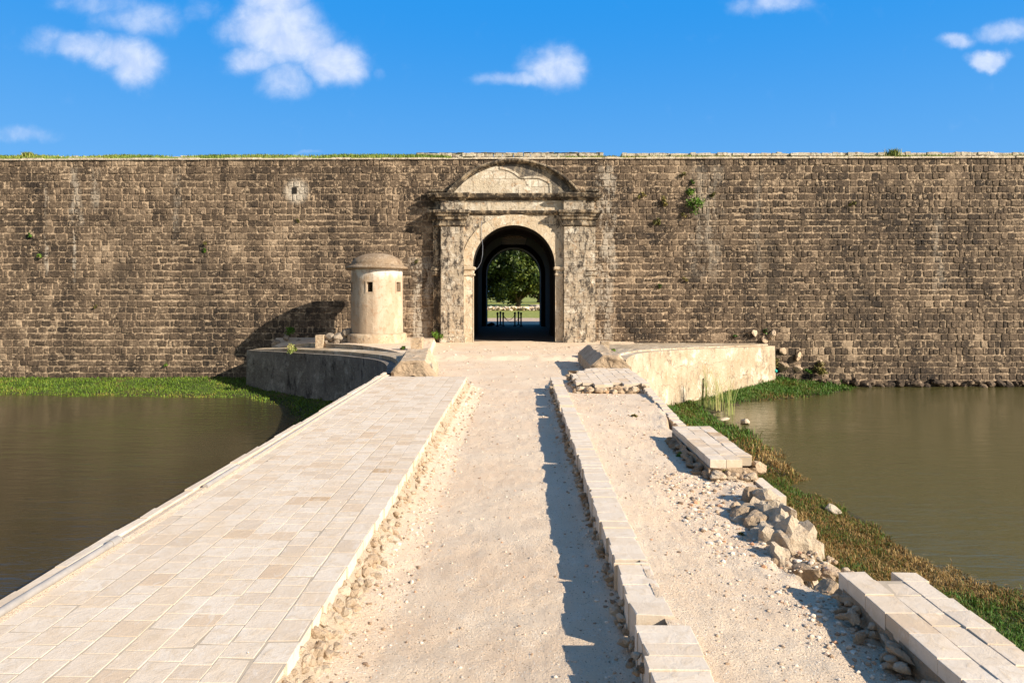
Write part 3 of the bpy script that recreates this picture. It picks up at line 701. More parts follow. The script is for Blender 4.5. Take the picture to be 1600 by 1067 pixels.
# left pavement
XO, XI = -3.55, -1.385
mb = MB(); cols = np.linspace(XO+.04, XI, 11); cols[1:-1] += R.uniform(-.012, .012, 9)
zpv = lambda x, y: HP+n2(x, y, .6)*.022
def slab(mb, x0, x1, y0, y1, zt_, th=.09, tone=.5, g=.004, j=.006, tilt=.004):
    g *= .5; j *= .5; a, b_ = x0+g, x1-g; c, d = y0+g, y1-g; bev = .0035
    J = R.uniform(-j, j, (4, 2)); zz_ = zt_+R.uniform(-tilt, tilt, 4)
    top = np.array([(a+bev, c+bev), (b_-bev, c+bev), (b_-bev, d-bev), (a+bev, d-bev)])+J; mid_ = np.array([(a, c), (b_, c), (b_, d), (a, d)])+J
    top = [tuple(q) for q in top]; zz_ = list(zz_)
    if R.rand() < .14:
        q = R.randint(4); k = R.uniform(.03, .08); o_ = top[(q+2) % 4]; top[q] = (top[q][0]+(o_[0]-top[q][0])*k, top[q][1]+(o_[1]-top[q][1])*k); zz_[q] -= R.uniform(0, .002)
        mid_[q] = mid_[q]+(np.array(o_)-mid_[q])*k*.75
    v = [(p[0], p[1], z) for p, z in zip(top, zz_)]+[(p[0], p[1], z-bev) for p, z in zip(mid_, zz_)]+[(p[0], p[1], zt_-th) for p in mid_]
    f = [(0, 1, 2, 3)]+[(4+i, 4+(i+1) % 4, (i+1) % 4, i) for i in range(4)]+[(8+i, 8+(i+1) % 4, 4+(i+1) % 4, 4+i) for i in range(4)]
    mb.add(v, f, tone)
def ptone():
    t = R.rand(); return R.uniform(.02, .7) if t < .86 else (R.uniform(.7, .9) if t < .992 else 1.)
for c in range(10):
    y = -2.5+R.rand()*.2
    while y < 17.5:
        l = R.uniform(.14, .29); ye = min(y+l, 17.62+R.uniform(-.05, .05))
        xw = math.sin(y*.7+c)*.006
        x1 = cols[c+1]+xw+(R.uniform(-.012, .016) if c == 9 else 0)
        slab(mb, cols[c]+xw, x1, y, ye, zpv(cols[c]+.1, (y+ye)/2).item(), .1, ptone(), g=R.uniform(.003, .009), tilt=.0006); y = ye
for bx in ((958, 480), ): pass
mb2 = MB(); x_ = np.linspace(XO, XI+.0, 24); y_ = np.linspace(-2.5, 17.6, 420); Y2, X2 = np.meshgrid(y_, x_, indexing='ij')
pv = tag(mb.build('pavement', M_slab), 'pale limestone slab pavement', kind='structure')
mb2.grid(np.stack([X2, Y2, zpv(X2, Y2)-.0022], -1)); mb2.build('joint_bed', M_joint, pv)
# outer rim of the pavement with mortar strip and outside wall to the water
mb = MB(); y = -2.5
while y < 18.2:
    l = R.uniform(.22, .5); slab(mb, -3.67+R.uniform(-.012, .012), -3.575, y, y+l, HP+.025+R.uniform(-.008, .01), .3, ptone()*.6, g=.005, j=.007); y += l
child_rim = mb.build('rim_stones', M_slab, pv)
mb = MB(); y_ = np.linspace(-2.5, 18.3, 120); z_ = np.linspace(-3, HP-.05, 22); Z2, Y2 = np.meshgrid(z_, y_, indexing='ij')
mb.grid(np.stack([-3.63-.05*(HP-Z2)/3+n2(Y2, Z2, 2)*.06, Y2, Z2], -1), .5, True); mb.build('moat_face', M_rub, pv)
mb = MB(); y_ = np.linspace(-2.5, 17.9, 300); A = []
for x_0, z_0 in ((-3.58, HP+.0), (-3.56, HP+.012), (-3.50, HP+.018), (-3.46, HP+.006), (-3.43, HP-.004)):
    A.append(np.stack([x_0+n2(y_, x_0*30, 2)*.03, y_, z_0+n2(y_, x_0*9, 5)*.01], 1))
mb.grid(np.array(A), .5, False); mb.build('mortar_strip', M_dirt, pv)
# rough rubble flank of the pavement, towards the lane
mb = MB(); y_ = yg; t_ = np.linspace(0, 1, 16); T2, Y2 = np.meshgrid(t_, y_, indexing='ij')
wid = .2+.07*np.clip((8-Y2)/5, 0, 1)
base = np.stack([XI-.03+T2*wid+n2(Y2, T2, 2.2, 3, 4)*.10*np.sin(T2*3.1)+n2(Y2*1., T2*.5, 9, 3, 6)*.05, Y2, HP-.05-(HP-.02)*(T2**.8)+n2(Y2, T2*.4, 6, 3, 8)*.06*np.sin(T2*3.1)], -1)
mb.grid(base, .62)
for i in range(1100):
    y = 1.5+16*R.rand()**1.5; t0 = R.rand()**.8; s_ = R.uniform(.014, .038)*(1.2 if y < 7 else .85)
    x = XI-.02+t0*.22; put_rock(mb, (x, y, HP-.06-(HP-.03)*t0**.8), (s_*1.1, s_*1.5, s_), 1 if y > 8 else 2, R.uniform(.3, .95))
mb.build('rubble_flank', M_rub, pv)
# conduit pipes along the rim
for (ya, yb_, lab, z_) in ((1.0, W(178, 849, Z=HP)[1], 'grey conduit pipe along the pavement rim, nearest and longest section', .035), (W(316, 764, Z=HP)[1], W(366, 732, Z=HP)[1], 'short grey conduit pipe section half sunk in the rim mortar, middle distance', .028), (8.9, 16.8, 'thin far section of grey conduit running on towards the gate', .012)):
    mb = MB(); ys_ = np.linspace(yb_, ya, 14); r_ = .03 if z_ > .02 else .018
    pp = [(-3.505+float(n2(a, 1, .6))*.02, a, HP+z_) for a in ys_]; tube(mb, pp, r_, 14)
    if z_ > .03: tube(mb, [(pp[0][0], yb_-.0, HP+z_), (pp[0][0], yb_-.12, HP+z_)], .037, 14)
    o = mb.build('conduit_pipe', M_pipe, smooth=True); tag(localize(o, (-3.5, yb_, HP)), lab, 'pipe', 'conduit pipes along the pavement rim')
# right kerb between the lane and the side strip
HK = .25
mb = MB(); y = -2.5; gaps = [(4.62, 4.74, .13), (5.68, 5.74, .08), (9.72, 9.84, .16), (13.3, 13.55, .12), (14.6, 14.75, .16), (16.2, 16.45, .12)]
while y < 17.75:
    l = R.uniform(.11, .24); ye = y+l
    for a, b_, d in gaps:
        if y < a < ye: ye = a; break
        if abs(y-a) < 1e-6: ye = b_; break
    dz = 0
    for a, b_, d in gaps:
        if abs(y-a) < 1e-6: dz = -d
    near = y < 4.6
    x0 = (.775 if near else .79)+R.uniform(-.016, .008)+n2(y, .3, 2.5).item()*.04; x1 = (1.14 if near else 1.062)+R.uniform(-.008, .008)+n2(y, 9.3, 2.).item()*.03
    slab(mb, x0, x1, y, ye, HK+dz+R.uniform(-.004, .004)+n2(y, 4.1, 3.).item()*.03, .36, R.uniform(.2, .55), g=.003, j=.008, tilt=.003); y = ye
kb = tag(mb.build('kerb', M_slab), 'raised limestone kerb', kind='structure')
mb = MB()
for i in range(420):
    y = -1+18.5*R.rand(); s_ = R.uniform(.015, .045); put_rock(mb, (.79-R.uniform(-.01, .06), y, R.uniform(0, .2)*(R.rand())), (s_, s_*1.6, s_), 1)
mb.build('kerb_rubble', M_rub, kb)
# side strip (right): eroded dirt with broken outer edge
def xout(y): return np.interp(y, [-3, 5.3, 5.5, 5.9, 6.25, 6.6, 6.95, 7.25, 7.75, 8.9, 11.2, 11.6, 12.3, 12.9, 14, 19.7], [2.95, 2.95, 2.45, 2.33, 2.3, 2.4, 2.55, 2.65, 2.85, 3.0, 3.0, 2.75, 2.62, 2.75, 2.95, 3.0])
def zside(x, y):
    u = np.clip((x-1.05)/1.4, 0, 1)
    z = .225-.18*u**.8
    z = z+n2(x, y, .9, 3)*.08+n2(x, y, 4, 4)*.07*u+n2(x, y, 15, 3)*.025
    far_ = np.clip((y-11.5)/3, 0, 1); z = z*(1-far_)+far_*(.1+n2(x, y, 2, 3)*.06)
    bul = np.exp(-((y-7.6)/1.1)**2)*np.exp(-((x-2.75)/.35)**2)*.07
    e = np.clip(1-(xout(y)-x)/.2, 0, 1)
    return z+bul+e*n2(x, y, 7, 3)*.12
yh = []; y = -2.5
while y < 18.6: yh.append(y); y += max(.03, .008*max(y, 0))
yh = np.array(yh); mb = MB(); A = []; NB = 90
for y in yh:
    xo = float(xout(y))+float(n2(y, .5, 3, 4))*.14*(1 if (5.4 < y < 8.9 or y > 11.3) else .2)
    xs_ = np.linspace(1.0, xo, NB); A.append(np.stack([xs_, np.full(NB, y), zside(xs_, np.full(NB, y))], 1))
A = np.array(A); mb.grid(A)
ss = tag(localize(mb.build('side_path', M_dirt, smooth=True), (2, 8, 0)), 'eroded gravelly dirt side path', kind='structure')
ed = A[:, -1]; rows = []
for k, dz in enumerate(np.linspace(0, 1, 34)):
    q = ed.copy(); q[:, 2] = ed[:, 2]*(1-dz)-2.5*dz
    q[:, 0] += (n2(ed[:, 1], q[:, 2], 2.6, 4, 3)*.34+n2(ed[:, 1], q[:, 2], 9, 3, 3)*.1)*min(1, dz*14)+.05*dz+(.06*math.sin(min(1, dz*9)*math.pi) if True else 0); rows.append(q)
mb = MB(); mb.grid(np.array(rows), .42, False); fc = mb.build('eroded_face', M_rub, ss); fc.location = (-2, -8, 0)
# right paving remains
def platform(name, lab, x0, x1, y0, y1, z, cols_, rag=0., th=.1, leftx=None, skip=None):
    t = thing(name, lab, 'paving', 'broken remains of the right pavement', ((x0+x1)/2, (y0+y1)/2, z))
    mb = MB()
    for c in range(len(cols_)-1):
        y = y0+R.uniform(-rag, rag)
        while y < y1-.05:
            l = R.uniform(.17, .32); ye = y+l
            if ye > y1-.08: ye = y1+R.uniform(-rag, rag)*.6
            if skip and skip(c, (y+ye)/2): y = ye; continue
            a, b_ = cols_[c], cols_[c+1]
            if leftx: a = max(a, leftx((y+ye)/2))
            if c == len(cols_)-2: b_ += R.uniform(-.02, .01)
            if b_-a > .05: slab(mb, a, b_, y, ye, z+R.uniform(-.004, .004), th, ptone(), g=R.uniform(.002, .005), tilt=.005)
            y = ye
    child(mb, 'slabs', M_slab, t)
    if not leftx: m3 = MB(); m3.box(x0+.02, x1-.03, y0+.16, y1-.16, z-th+.002, z-.007); child(m3, 'mortar_bed', M_joint, t)
    return t
def foot(mb, x0, x1, y0, y1, zt_, zb_, tone=.4):
    """rough rubble course below the slabs"""
    per = []; nseg = 70
    for (a, b_, c, d) in ((x0, y1, x0, y0), (x0, y0, x1, y0), (x1, y0, x1, y1), (x1, y1, x0, y1)):
        m_ = max(3, int(math.hypot(c-a, d-b_)/.05)); per += [(a+(c-a)*i/m_, b_+(d-b_)*i/m_) for i in range(m_)]
    per.append(per[0]); P2 = np.array(per); ctr = np.array([(x0+x1)/2, (y0+y1)/2]); rows = []
    for k, tt in enumerate(np.linspace(0, 1, 9)):
        dd = P2-ctr; dd /= np.linalg.norm(dd, axis=1)[:, None]; z = zt_+(zb_-zt_)*tt
        o_ = n2(P2[:, 0]*1+z*3, P2[:, 1]*1, 5, 3, 2)*.2+n2(P2[:, 0]+z*7, P2[:, 1], 14, 3, 5)*.09+.02+.08*tt
        rows.append(np.stack([P2[:, 0]+dd[:, 0]*o_, P2[:, 1]+dd[:, 1]*o_, np.full(len(P2), z)], 1))
    mb.grid(np.array(rows), tone)
t = platform('paving_slab', 'broken paved slab platform nearest the camera on the right, casting a wide shadow', 2.5, 3.1, -2.4, 5.4, HP, [2.5, 2.71, 2.91, 3.1], .0, .12, skip=lambda c, y: c == 1 and y > 5.28)
mb = MB(); foot(mb, 2.5, 3.06, -2.4, 5.3, HP-.1, -.1, .2)
for i in range(150): put_rock(mb, (2.5-R.rand()**2.5*.16, R.uniform(2, 5.35), R.uniform(-.02, .17)), (R.uniform(.025, .05), R.uniform(.04, .12), R.uniform(.02, .04)), 2, R.uniform(.3, .7), .15)
child(mb, 'rubble_footing', M_rub, t)
t = platform('paving_slab', 'isolated paved slab platform in the middle of the right side path', 2.48, 3.1, 8.95, 11.2, HP, [2.48, 2.69, 2.9, 3.1], .0, .12, skip=lambda c, y: c == 2 and y < 9.1)
mb = MB(); foot(mb, 2.47, 3.07, 8.98, 11.1, HP-.1, -.1, .2)
for i in range(60): put_rock(mb, (2.45-R.rand()**2*.1, R.uniform(8.9, 11.1), R.uniform(-.02, .14)), (R.uniform(.03, .08), R.uniform(.05, .12), R.uniform(.03, .06)), 2, R.uniform(0, .5))
for i in range(30): put_rock(mb, (R.uniform(2.5, 3.05), 8.93-R.rand()*.12, R.uniform(-.02, .14)), (R.uniform(.04, .1), R.uniform(.05, .1), R.uniform(.03, .07)), 2, R.uniform(.3, 1))
child(mb, 'rubble_footing', M_rub, t)
t = platform('paving_slab', 'farthest broken patch of paving by the forecourt, at the right kerb end', 1.25, 3.1, 16.3, 19.6, HP, [1.25, 1.5, 1.75, 1.98, 2.2, 2.45, 2.68, 2.9, 3.1], .25, .07, leftx=lambda y: 1.3+max(0, y-18.2)*.45+R.uniform(0, .1))
mb = MB(); foot(mb, 1.38, 3.04, 16.25, 19.5, HP-.065, .0, .6)
for i in range(60): put_rock(mb, (R.uniform(1.35, 3.0), 16.15+R.uniform(-.15, .1), R.uniform(.05, .22)), (R.uniform(.05, .13), R.uniform(.05, .12), R.uniform(.05, .09)), 2)
for i in range(40): put_rock(mb, (1.38+R.uniform(-.1, .1), R.uniform(16.2, 19), R.uniform(.02, .2)), (R.uniform(.04, .1), R.uniform(.05, .12), R.uniform(.04, .07)), 2)
child(mb, 'rubble_footing', M_rub, t)
# facing stones left along the outer edge
def facing(lab, y0, y1, x0, x1, z, zb_=-.5):
    mb = MB(); y = y0
    while y < y1-.05:
        l = min(R.uniform(.2, .4), y1-y); zz_ = z(y); slab(mb, x0+R.uniform(-.02, .02), x1, y, y+l, zz_, .3, R.uniform(.2, .6)); slab(mb, x0+R.uniform(0, .1), x1-.01, y+.02, y+l+.02, zz_-.305, .35, R.uniform(.1, .6)); y += l
    return tag(localize(mb.build('facing_stones', M_slab), ((x0+x1)/2, (y0+y1)/2, z(y0)-.6)), lab, 'masonry', 'leftover edge stones of the causeway')
facing('low row of squared edge stones above the grass, between the two near paved platforms', 8.15, 8.95, 2.98, 3.16, lambda y: .07)
facing('broken edge masonry standing at the end of the farthest paved patch', 12.7, 16.3, 2.9, 3.08, lambda y: .02+.06*(y-12.7))
mb = MB()
for i in range(7): pass
# named broken rocks on the side path
rk = [  # px, py, Z, size, label
 (1158, 727, .1, (.2, .17, .12), 'angular pale block at the near end of the middle platform'),
 (1186, 732, .12, (.14, .12, .1), 'pale block beside the low edge stones, next to the middle platform'),
 (1180, 775, .13, (.2, .16, .13), 'white jagged rock lying among the rubble above the grassy bank'),
 (1197, 783, .12, (.16, .14, .12), 'jagged whitish rock nearest the squared edge stones'),
 (1165, 800, .12, (.18, .14, .1), 'brownish rock on the left of the rubble heap'),
 (1150, 792, .1, (.07, .06, .05), 'small grey rock on the left outskirts of the rubble heap'),
 (1215, 800, .02, (.13, .12, .12), 'tan rock wedged below the squared edge stones'),
 (1190, 815, .08, (.2, .17, .12), 'cream rock on top of the crumbled masonry lump'),
 (1262, 893, .0, (.13, .1, .09), 'white peaked rock left of the nearest paved platform'),
 (1292, 895, .0, (.14, .12, .07), 'flat white broken slab touching the nearest paved platform'),
 (1240, 905, -.02, (.09, .08, .06), 'pinkish rock left of the white peaked rock'),
 (1290, 925, .03, (.12, .1, .1), 'dark shaded rock at the foot of the nearest platform'),
 (1019, 640, .0, (.22, .2, .14), 'orange tinted rock below the farthest paved patch'),
 (1030, 655, -.05, (.2, .18, .14), 'cream rock stacked below the farthest paved patch'),
 (1010, 634, .0, (.18, .15, .12), 'grey rock at the start of the rocks below the farthest patch'),
 (1022, 670, -.1, (.2, .16, .12), 'pale rock lowest in the broken end of the edge masonry'),
 (1040, 662, -.15, (.16, .16, .16), 'tan rock tucked against the broken end of the edge masonry'),
 (1075, 808, .12, (.03, .03, .02), 'tiny lone stone on the side path'),
]
for px, py, z, sz, lab in rk:
    p = W(px, py, Z=z); mb = MB(); put_rock(mb, p, sz, 3, R.uniform(.2, .9), .14)
    tag(localize(mb.build('rock', M_rub), (p[0], p[1], p[2]-sz[2]*.6)), lab, 'rock', 'loose rocks on the broken causeway edge')
# crumbled masonry lump
mb = MB()
for (x, y, z, sz) in ((2.62, 6.75, -.16, (.34, .4, .36)), (2.45, 6.3, -.26, (.26, .32, .36)), (2.7, 7.15, -.12, (.33, .38, .36)), (2.4, 6.75, -.02, (.26, .28, .15)), (2.32, 6.0, -.4, (.2, .22, .36)), (2.82, 7.65, -.16, (.28, .34, .36)), (2.55, 7.4, .0, (.28, .24, .16)), (2.6, 5.95, -.75, (.3, .4, .5)), (2.7, 7.0, -.7, (.4, .9, .6))):
    v, f = ICO[4]
    q = rock_v((1, 1, 1), 4, .0)[0]*1.05; q = q*(1+.45*(fbm(v*2+x*9, 3)-.5)+.5*(fbm(v*6+x*9, 3)-.5))[:, None]*np.array(sz); mb.add(q+(x, y, z), f, .7)
for i in range(110):
    x, y = R.uniform(2.3, 2.95), R.uniform(6, 7.7); s_ = R.uniform(.02, .06); put_rock(mb, (x, y, .0+R.uniform(-.06, .07)), (s_, s_, s_*.8), 2)
tag(localize(mb.build('masonry_lump', M_rub), (2.7, 6.8, -.6)), 'crumbled lump of tan rubble masonry overhanging the grassy bank on the right', 'masonry')
# broken coping stumps at the forecourt
def stump(lab, pts_, z0, z1, cham, m=M_stump):
    """ridge-backed coping block between two ends: pts = near centre, far centre, half width"""
    (ax, ay), (bx, by), hw_ = pts_; d = np.array([bx-ax, by-ay]); L_ = np.linalg.norm(d); d /= L_; nn = np.array([d[1], -d[0]])
    prof = [(-hw_, z0), (-hw_, z0+(z1-z0)*.5), (-hw_+cham, z1), (hw_-cham, z1), (hw_, z0+(z1-z0)*.45), (hw_+.05, z0)]
    dense = []
    for (a, b_), (c, e) in zip(prof[:-1], prof[1:]):
        for q in np.linspace(0, 1, 7)[:-1]: dense.append((a+(c-a)*q, b_+(e-b_)*q))
    dense.append(prof[-1]); rows = []
    for t_ in np.linspace(0, 1, 26):
        r = []
        for o_, z in dense:
            p = np.array([ax, ay])+d*L_*t_+nn*o_; r.append((p[0], p[1], z))
        rows.append(r)
    A = np.array(rows); A[..., 1] += 0; q = (fbm(A.reshape(-1, 3)*4, 3).reshape(A.shape[:2])-.5); A += q[..., None]*.1
    t = thing('parapet_stump', lab, 'masonry', 'broken parapet ends at the forecourt', (ax, ay, z0))
    mb = MB(); mb.grid(A, .5, False); child(mb, 'coping', m, t)
    mb = MB(); c0 = np.array([(A[0, :, 0].mean(), A[0, :, 1].mean(), z0+(z1-z0)*.4)]); rr = []
    for s_ in np.linspace(0, 1, 8):
        r = A[0]*(s_)+c0*(1-s_); r[:, 1] += (fbm(r*3.5, 4)-.5)*.3*min(1, (1-s_)*4)-.1*(1-s_)**.5; rr.append(r)
    mb.grid(np.array(rr), .3); child(mb, 'broken_end', M_rub, t); return t
stump('broken tan parapet end on the left side of the forecourt below the small post', ((-2.88, 18.3), (-3.3, 22.0), .6), .0, .64, .28)
stump('tilted broken parapet end with shaded flank on the right side of the forecourt', ((2.7, 20.3), (2.65, 24.4), .6), .0, .6, .36)
def spost(px0, px1, py0, py1, Z, lab):
    p = W((px0+px1)/2, py1, Z=Z); k = p[1]/F; w = (px1-px0)*k/2; h = (py1-py0)*k
    t = thing('stone_post', lab, 'post', 'short stone posts at the forecourt', (p[0], p[1], Z))
    mb = MB(); mb.box(p[0]-w, p[0]+w, p[1], p[1]+2*w, Z-.2, Z+h*.93, .4, .015); child(mb, 'shaft', M_stump, t)
    mb = MB(); mb.add([(p[0]-w, p[1], Z+h*.93), (p[0]+w, p[1], Z+h*.93), (p[0]+w, p[1]+2*w, Z+h*.93), (p[0]-w, p[1]+2*w, Z+h*.93), (p[0], p[1]+w, Z+h)], [(0, 1, 4), (1, 2, 4), (2, 3, 4), (3, 0, 4)]); child(mb, 'cap', M_stump, t)
spost(641.5, 659, 526.5, 542, .4, 'short stone post right of the sentry tower, on the left stump')
spost(939, 952, 533, 551, .25, 'short stone post on the right stump of the forecourt')
spost(492.5, 504.5, 523, 537, .2, 'short stone post left of the tower beside the fallen stones')
# fallen stones left of the tower
hs = [(541, 520, .3, 'topmost round stone of the heap against the tower'), (532, 528, .34, 'long leaning stone in the heap beside the tower'), (518, 527, .3, 'pale flat stone at the left edge of the heap by the tower'), (526, 534, .3, 'grey block in the middle of the heap by the tower'), (541, 533, .3, 'grey block at the tower foot'), (512, 535, .2, 'small pale stone in front of the heap by the tower'), (466, 535, .2, 'low stone in the tower shadow'), (430, 536, .22, 'leftmost stone fallen at the wall foot in shadow'), (448, 528, .2, 'stone resting against the wall within the tower shadow')]
for px, py, s_, lab in hs:
    Y_ = 30.1 if px > 505 else 32.7; p = W(px, py, Y_); mb = MB(); put_rock(mb, p, (s_, s_*.8, s_*.75), 3, None, .1)
    tag(localize(mb.build('fallen_stone', M_gstone), (p[0], p[1], p[2]-s_*.5)), lab, 'stone', 'fallen stones beside the sentry tower')
# rubble at the wall foot, right
for px, py, s_, lab in ((1205, 523, .36, 'cream stone sticking out of the wall above the right end of the wing wall'), (1195, 530, .3, 'cream rock on the top corner of the right wing wall'), (1225, 548, .28, 'white rock at the broken wall foot right of the wing wall'), (1247, 556, .3, 'white rounded rock lower on the broken wall foot'), (1221, 572, .42, 'tan block at the grass level next to the wing wall corner'), (1180, 520, .26, 'pale stone set above the wing wall top'), (1284, 566, .2, 'small white stone lodged in the wall by the dry bush'), (1245, 575, .26, 'grey rock in the grass at the wall foot')):
    p = W(px, py, YW-.03); mb = MB(); put_rock(mb, p, (s_, s_*.35, s_*.7), 3, R.uniform(.3, .9), .12)
    tag(localize(mb.build('wall_rock', M_rub), (p[0], p[1], p[2]-s_*.5)), lab, 'rock', 'loose rocks at the broken wall foot')
mb = MB()
x = 9.5
while x < 34:
    s_ = R.uniform(.14, .3); put_rock(mb, (x, YW-.12+R.uniform(-.1, .1), -1.98+R.uniform(-.12, .16)), (s_*1.2, s_*.8, s_*.7), 2); x += s_*1.5
child(mb, 'footing_stones', M_wall, wall)
mb = MB(); put_rock(mb, W(1211, 579, 32.6), (.14, .1, .1), 2); tag(localize(mb.build('litter', M_trash), W(1211, 579, 32.6)), 'scrap of turquoise plastic litter at the wing wall corner', 'litter')
# ---------------------------------------------------------------- gravel
mb = MB()
def scatter(n, fx, fy, fz, s0, s1):
    X = fx(n); Y = fy(n); Z = fz(X, Y); pebbles(mb, X, Y, Z, (R.uniform(0, 1, n)**3*(s1-s0)+s0)*(.6+.05*Y))
yd = lambda n: 1.5+16*R.rand(n)**2.0
scatter(2600, lambda n: R.uniform(-1.15, .78, n), yd, zlane, .005, .016)
scatter(1500, lambda n: -1.2+.3*R.rand(n)**1.6, yd, zlane, .006, .028)
scatter(900, lambda n: .79-.22*R.rand(n)**1.6, yd, zlane, .006, .024)
scatter(2800, lambda n: 1.1+1.35*R.rand(n)**.7, yd, zside, .005, .019)
scatter(800, lambda n: R.uniform(1.7, 2.8, n), lambda n: R.uniform(6, 9, n), zside, .006, .035)
scatter(500, lambda n: R.uniform(2.0, 2.5, n), lambda n: R.uniform(3, 5.6, n), zside, .008, .03)
scatter(500, lambda n: R.uniform(-3.2, 2.6, n), lambda n: R.uniform(17.7, 30, n), zap, .008, .025)
scatter(160, lambda n: R.uniform(-3.3, -1.45, n), yd, lambda x, y: 0*x+HP, .003, .008)
tag(mb.build('gravel', M_peb), 'loose gravel and pebbles strewn over the dirt', 'gravel', kind='stuff')
# ================================================================ GROUND AND WATER
ZWt = -2.1
YL_x = [-200, -60, -22, -12, -9.4, -8.3, -7.6, -6.8, -5, -3]; YL_y = [30.2, 30.2, 30.2, 29.7, 27.6, 25.6, 23.8, 22.0, 20.5, 19.5]
XR_y = [-30, 9.9, 10.9, 11.8, 12.5, 13.2, 14.2, 16.3, 19.5, 22.3, 24, 26, 28.4, 29.7, 31.5, 33.4]; XR_x = [7.6, 7.3, 7.16, 6.7, 6.6, 6.75, 6.9, 6.4, 6.9, 7.3, 7.0, 7.4, 9, 12.1, 14.6, 16.6]
def bank_s(x, y):
    """signed distance inland of the waterline"""
    sl = (y-np.interp(x, YL_x, YL_y))*np.where(x < -9, 1, .6); sl = np.where(x < -1, sl, -9)
    sr = np.interp(y, XR_y, XR_x)-x; sr2 = np.where(y > 28, (y-np.interp(x, [9, 12.1, 14.6, 16.6, 60], [28.4, 29.7, 31.5, 33.2, 33.4])), -9)
    sr = np.where(x > 1, np.where(y > 28, np.minimum(sr, 9), sr), -9)
    return np.maximum(sl, sr)+n2(x, y, .9, 3)*.7
def zg(x, y):
    s = bank_s(x, y); z = ZWt+np.clip(s*.11, -1.2, .42)+n2(x, y, 2.2, 3)*.1
    far_ = np.maximum(np.clip((-18-y)/6, 0, 1), 0); return z*(1-far_)+.2*far_
xs_ = np.concatenate([[-600, -200, -90], np.arange(-44, 44.1, .3), [90, 200, 600]]); ys_ = np.concatenate([[-600, -200, -60, -30, -24, -18, -8, 0], np.arange(4, 33.7, .25)])
Y2, X2 = np.meshgrid(ys_, xs_, indexing='ij'); mb = MB(); mb.grid(np.stack([X2, Y2, zg(X2, Y2)], -1))
tag(mb.build('ground', M_ground, smooth=True), 'grassy banks and moat bed', kind='structure')
mb = MB(); mb.add([(-300, -70, ZWt), (300, -70, ZWt), (300, YW+.05, ZWt), (-300, YW+.05, ZWt)], [(0, 1, 2, 3)]); tag(mb.build('water', M_water), 'murky brown moat water', kind='structure')
mb = MB(); xs_ = np.concatenate([[-600, -100], np.arange(-30, 30.1, 1.5), [100, 600]]); ys_ = np.concatenate([[51.3], np.arange(53, 130, 1.5), [300, 900]])
Y2, X2 = np.meshgrid(ys_, xs_, indexing='ij'); mb.grid(np.stack([X2, Y2, -.01+n2(X2, Y2, .12)*.25*np.clip((Y2-60)/20, 0, 1)], -1)); tag(mb.build('field', M_field, smooth=True), 'grassy field inside the fort', kind='structure')
# ---------------------------------------------------------------- vegetation
def blades(mb, X, Y, Z, H, wd=.012, lean=.5, seg=2, tonef=None):
    n = len(X); a = R.uniform(0, 2*math.pi, n); ln = R.uniform(.1, lean, n)*H; b = a+R.uniform(-.9, .9, n)+math.pi/2
    wx, wy = np.cos(b)*wd/2, np.sin(b)*wd/2; dx, dy = np.cos(a)*ln, np.sin(a)*ln
    w_ = wd if np.ndim(wd) else np.full(n, wd)
    v = np.empty((n, 5, 3))
    v[:, 0] = np.stack([X-wx, Y-wy, Z-.03], 1); v[:, 1] = np.stack([X+wx, Y+wy, Z-.03], 1)
    v[:, 2] = np.stack([X+dx*.35+wx*.8, Y+dy*.35+wy*.8, Z+H*.6], 1); v[:, 3] = np.stack([X+dx*.35-wx*.8, Y+dy*.35-wy*.8, Z+H*.6], 1)
    v[:, 4] = np.stack([X+dx, Y+dy, Z+H*(1-.25*ln/np.maximum(H, 1e-3))], 1)
    base = np.arange(n)*5; f = []
    for k in base.tolist(): f.append((k, k+1, k+2, k+3)); f.append((k+3, k+2, k+4))
    t = R.rand(n) if tonef is None else tonef(X, Y)
    mb.add(v.reshape(-1, 3), f, np.repeat(t, 2).tolist())
# left bank
mb = MB(); X = R.uniform(-32, -3.7, 90000); Y = R.uniform(19, 33.25, 90000); s = bank_s(X, Y); d = n2(X, Y, 1.1, 3, 3)
inside = np.interp(X, L0[:, 0], L0[:, 1]) # wing wall line
ok = (s > -.35+d*1.2) & ((X < -12.8) | (Y < inside-.05)) & ((s > .3) | (R.rand(len(X)) < .7))
ok &= (Y > 22) | (R.rand(len(X)) < .5)
X, Y = X[ok][:52000], Y[ok][:52000]; Zg = np.maximum(zg(X, Y), ZWt-.05)
Hh = R.uniform(.03, .12, len(X))*(1+n2(X, Y, .8)*1.8); blades(mb, X, Y, Zg, Hh, .03, .7, tonef=lambda x, y: R.rand(len(x))*.75+np.where(np.abs(s[ok][:52000]) < .3, .15, 0))
tag(mb.build('bank_grass', M_gl), 'bright green grass on the left bank below the fort wall', 'grass', kind='stuff')
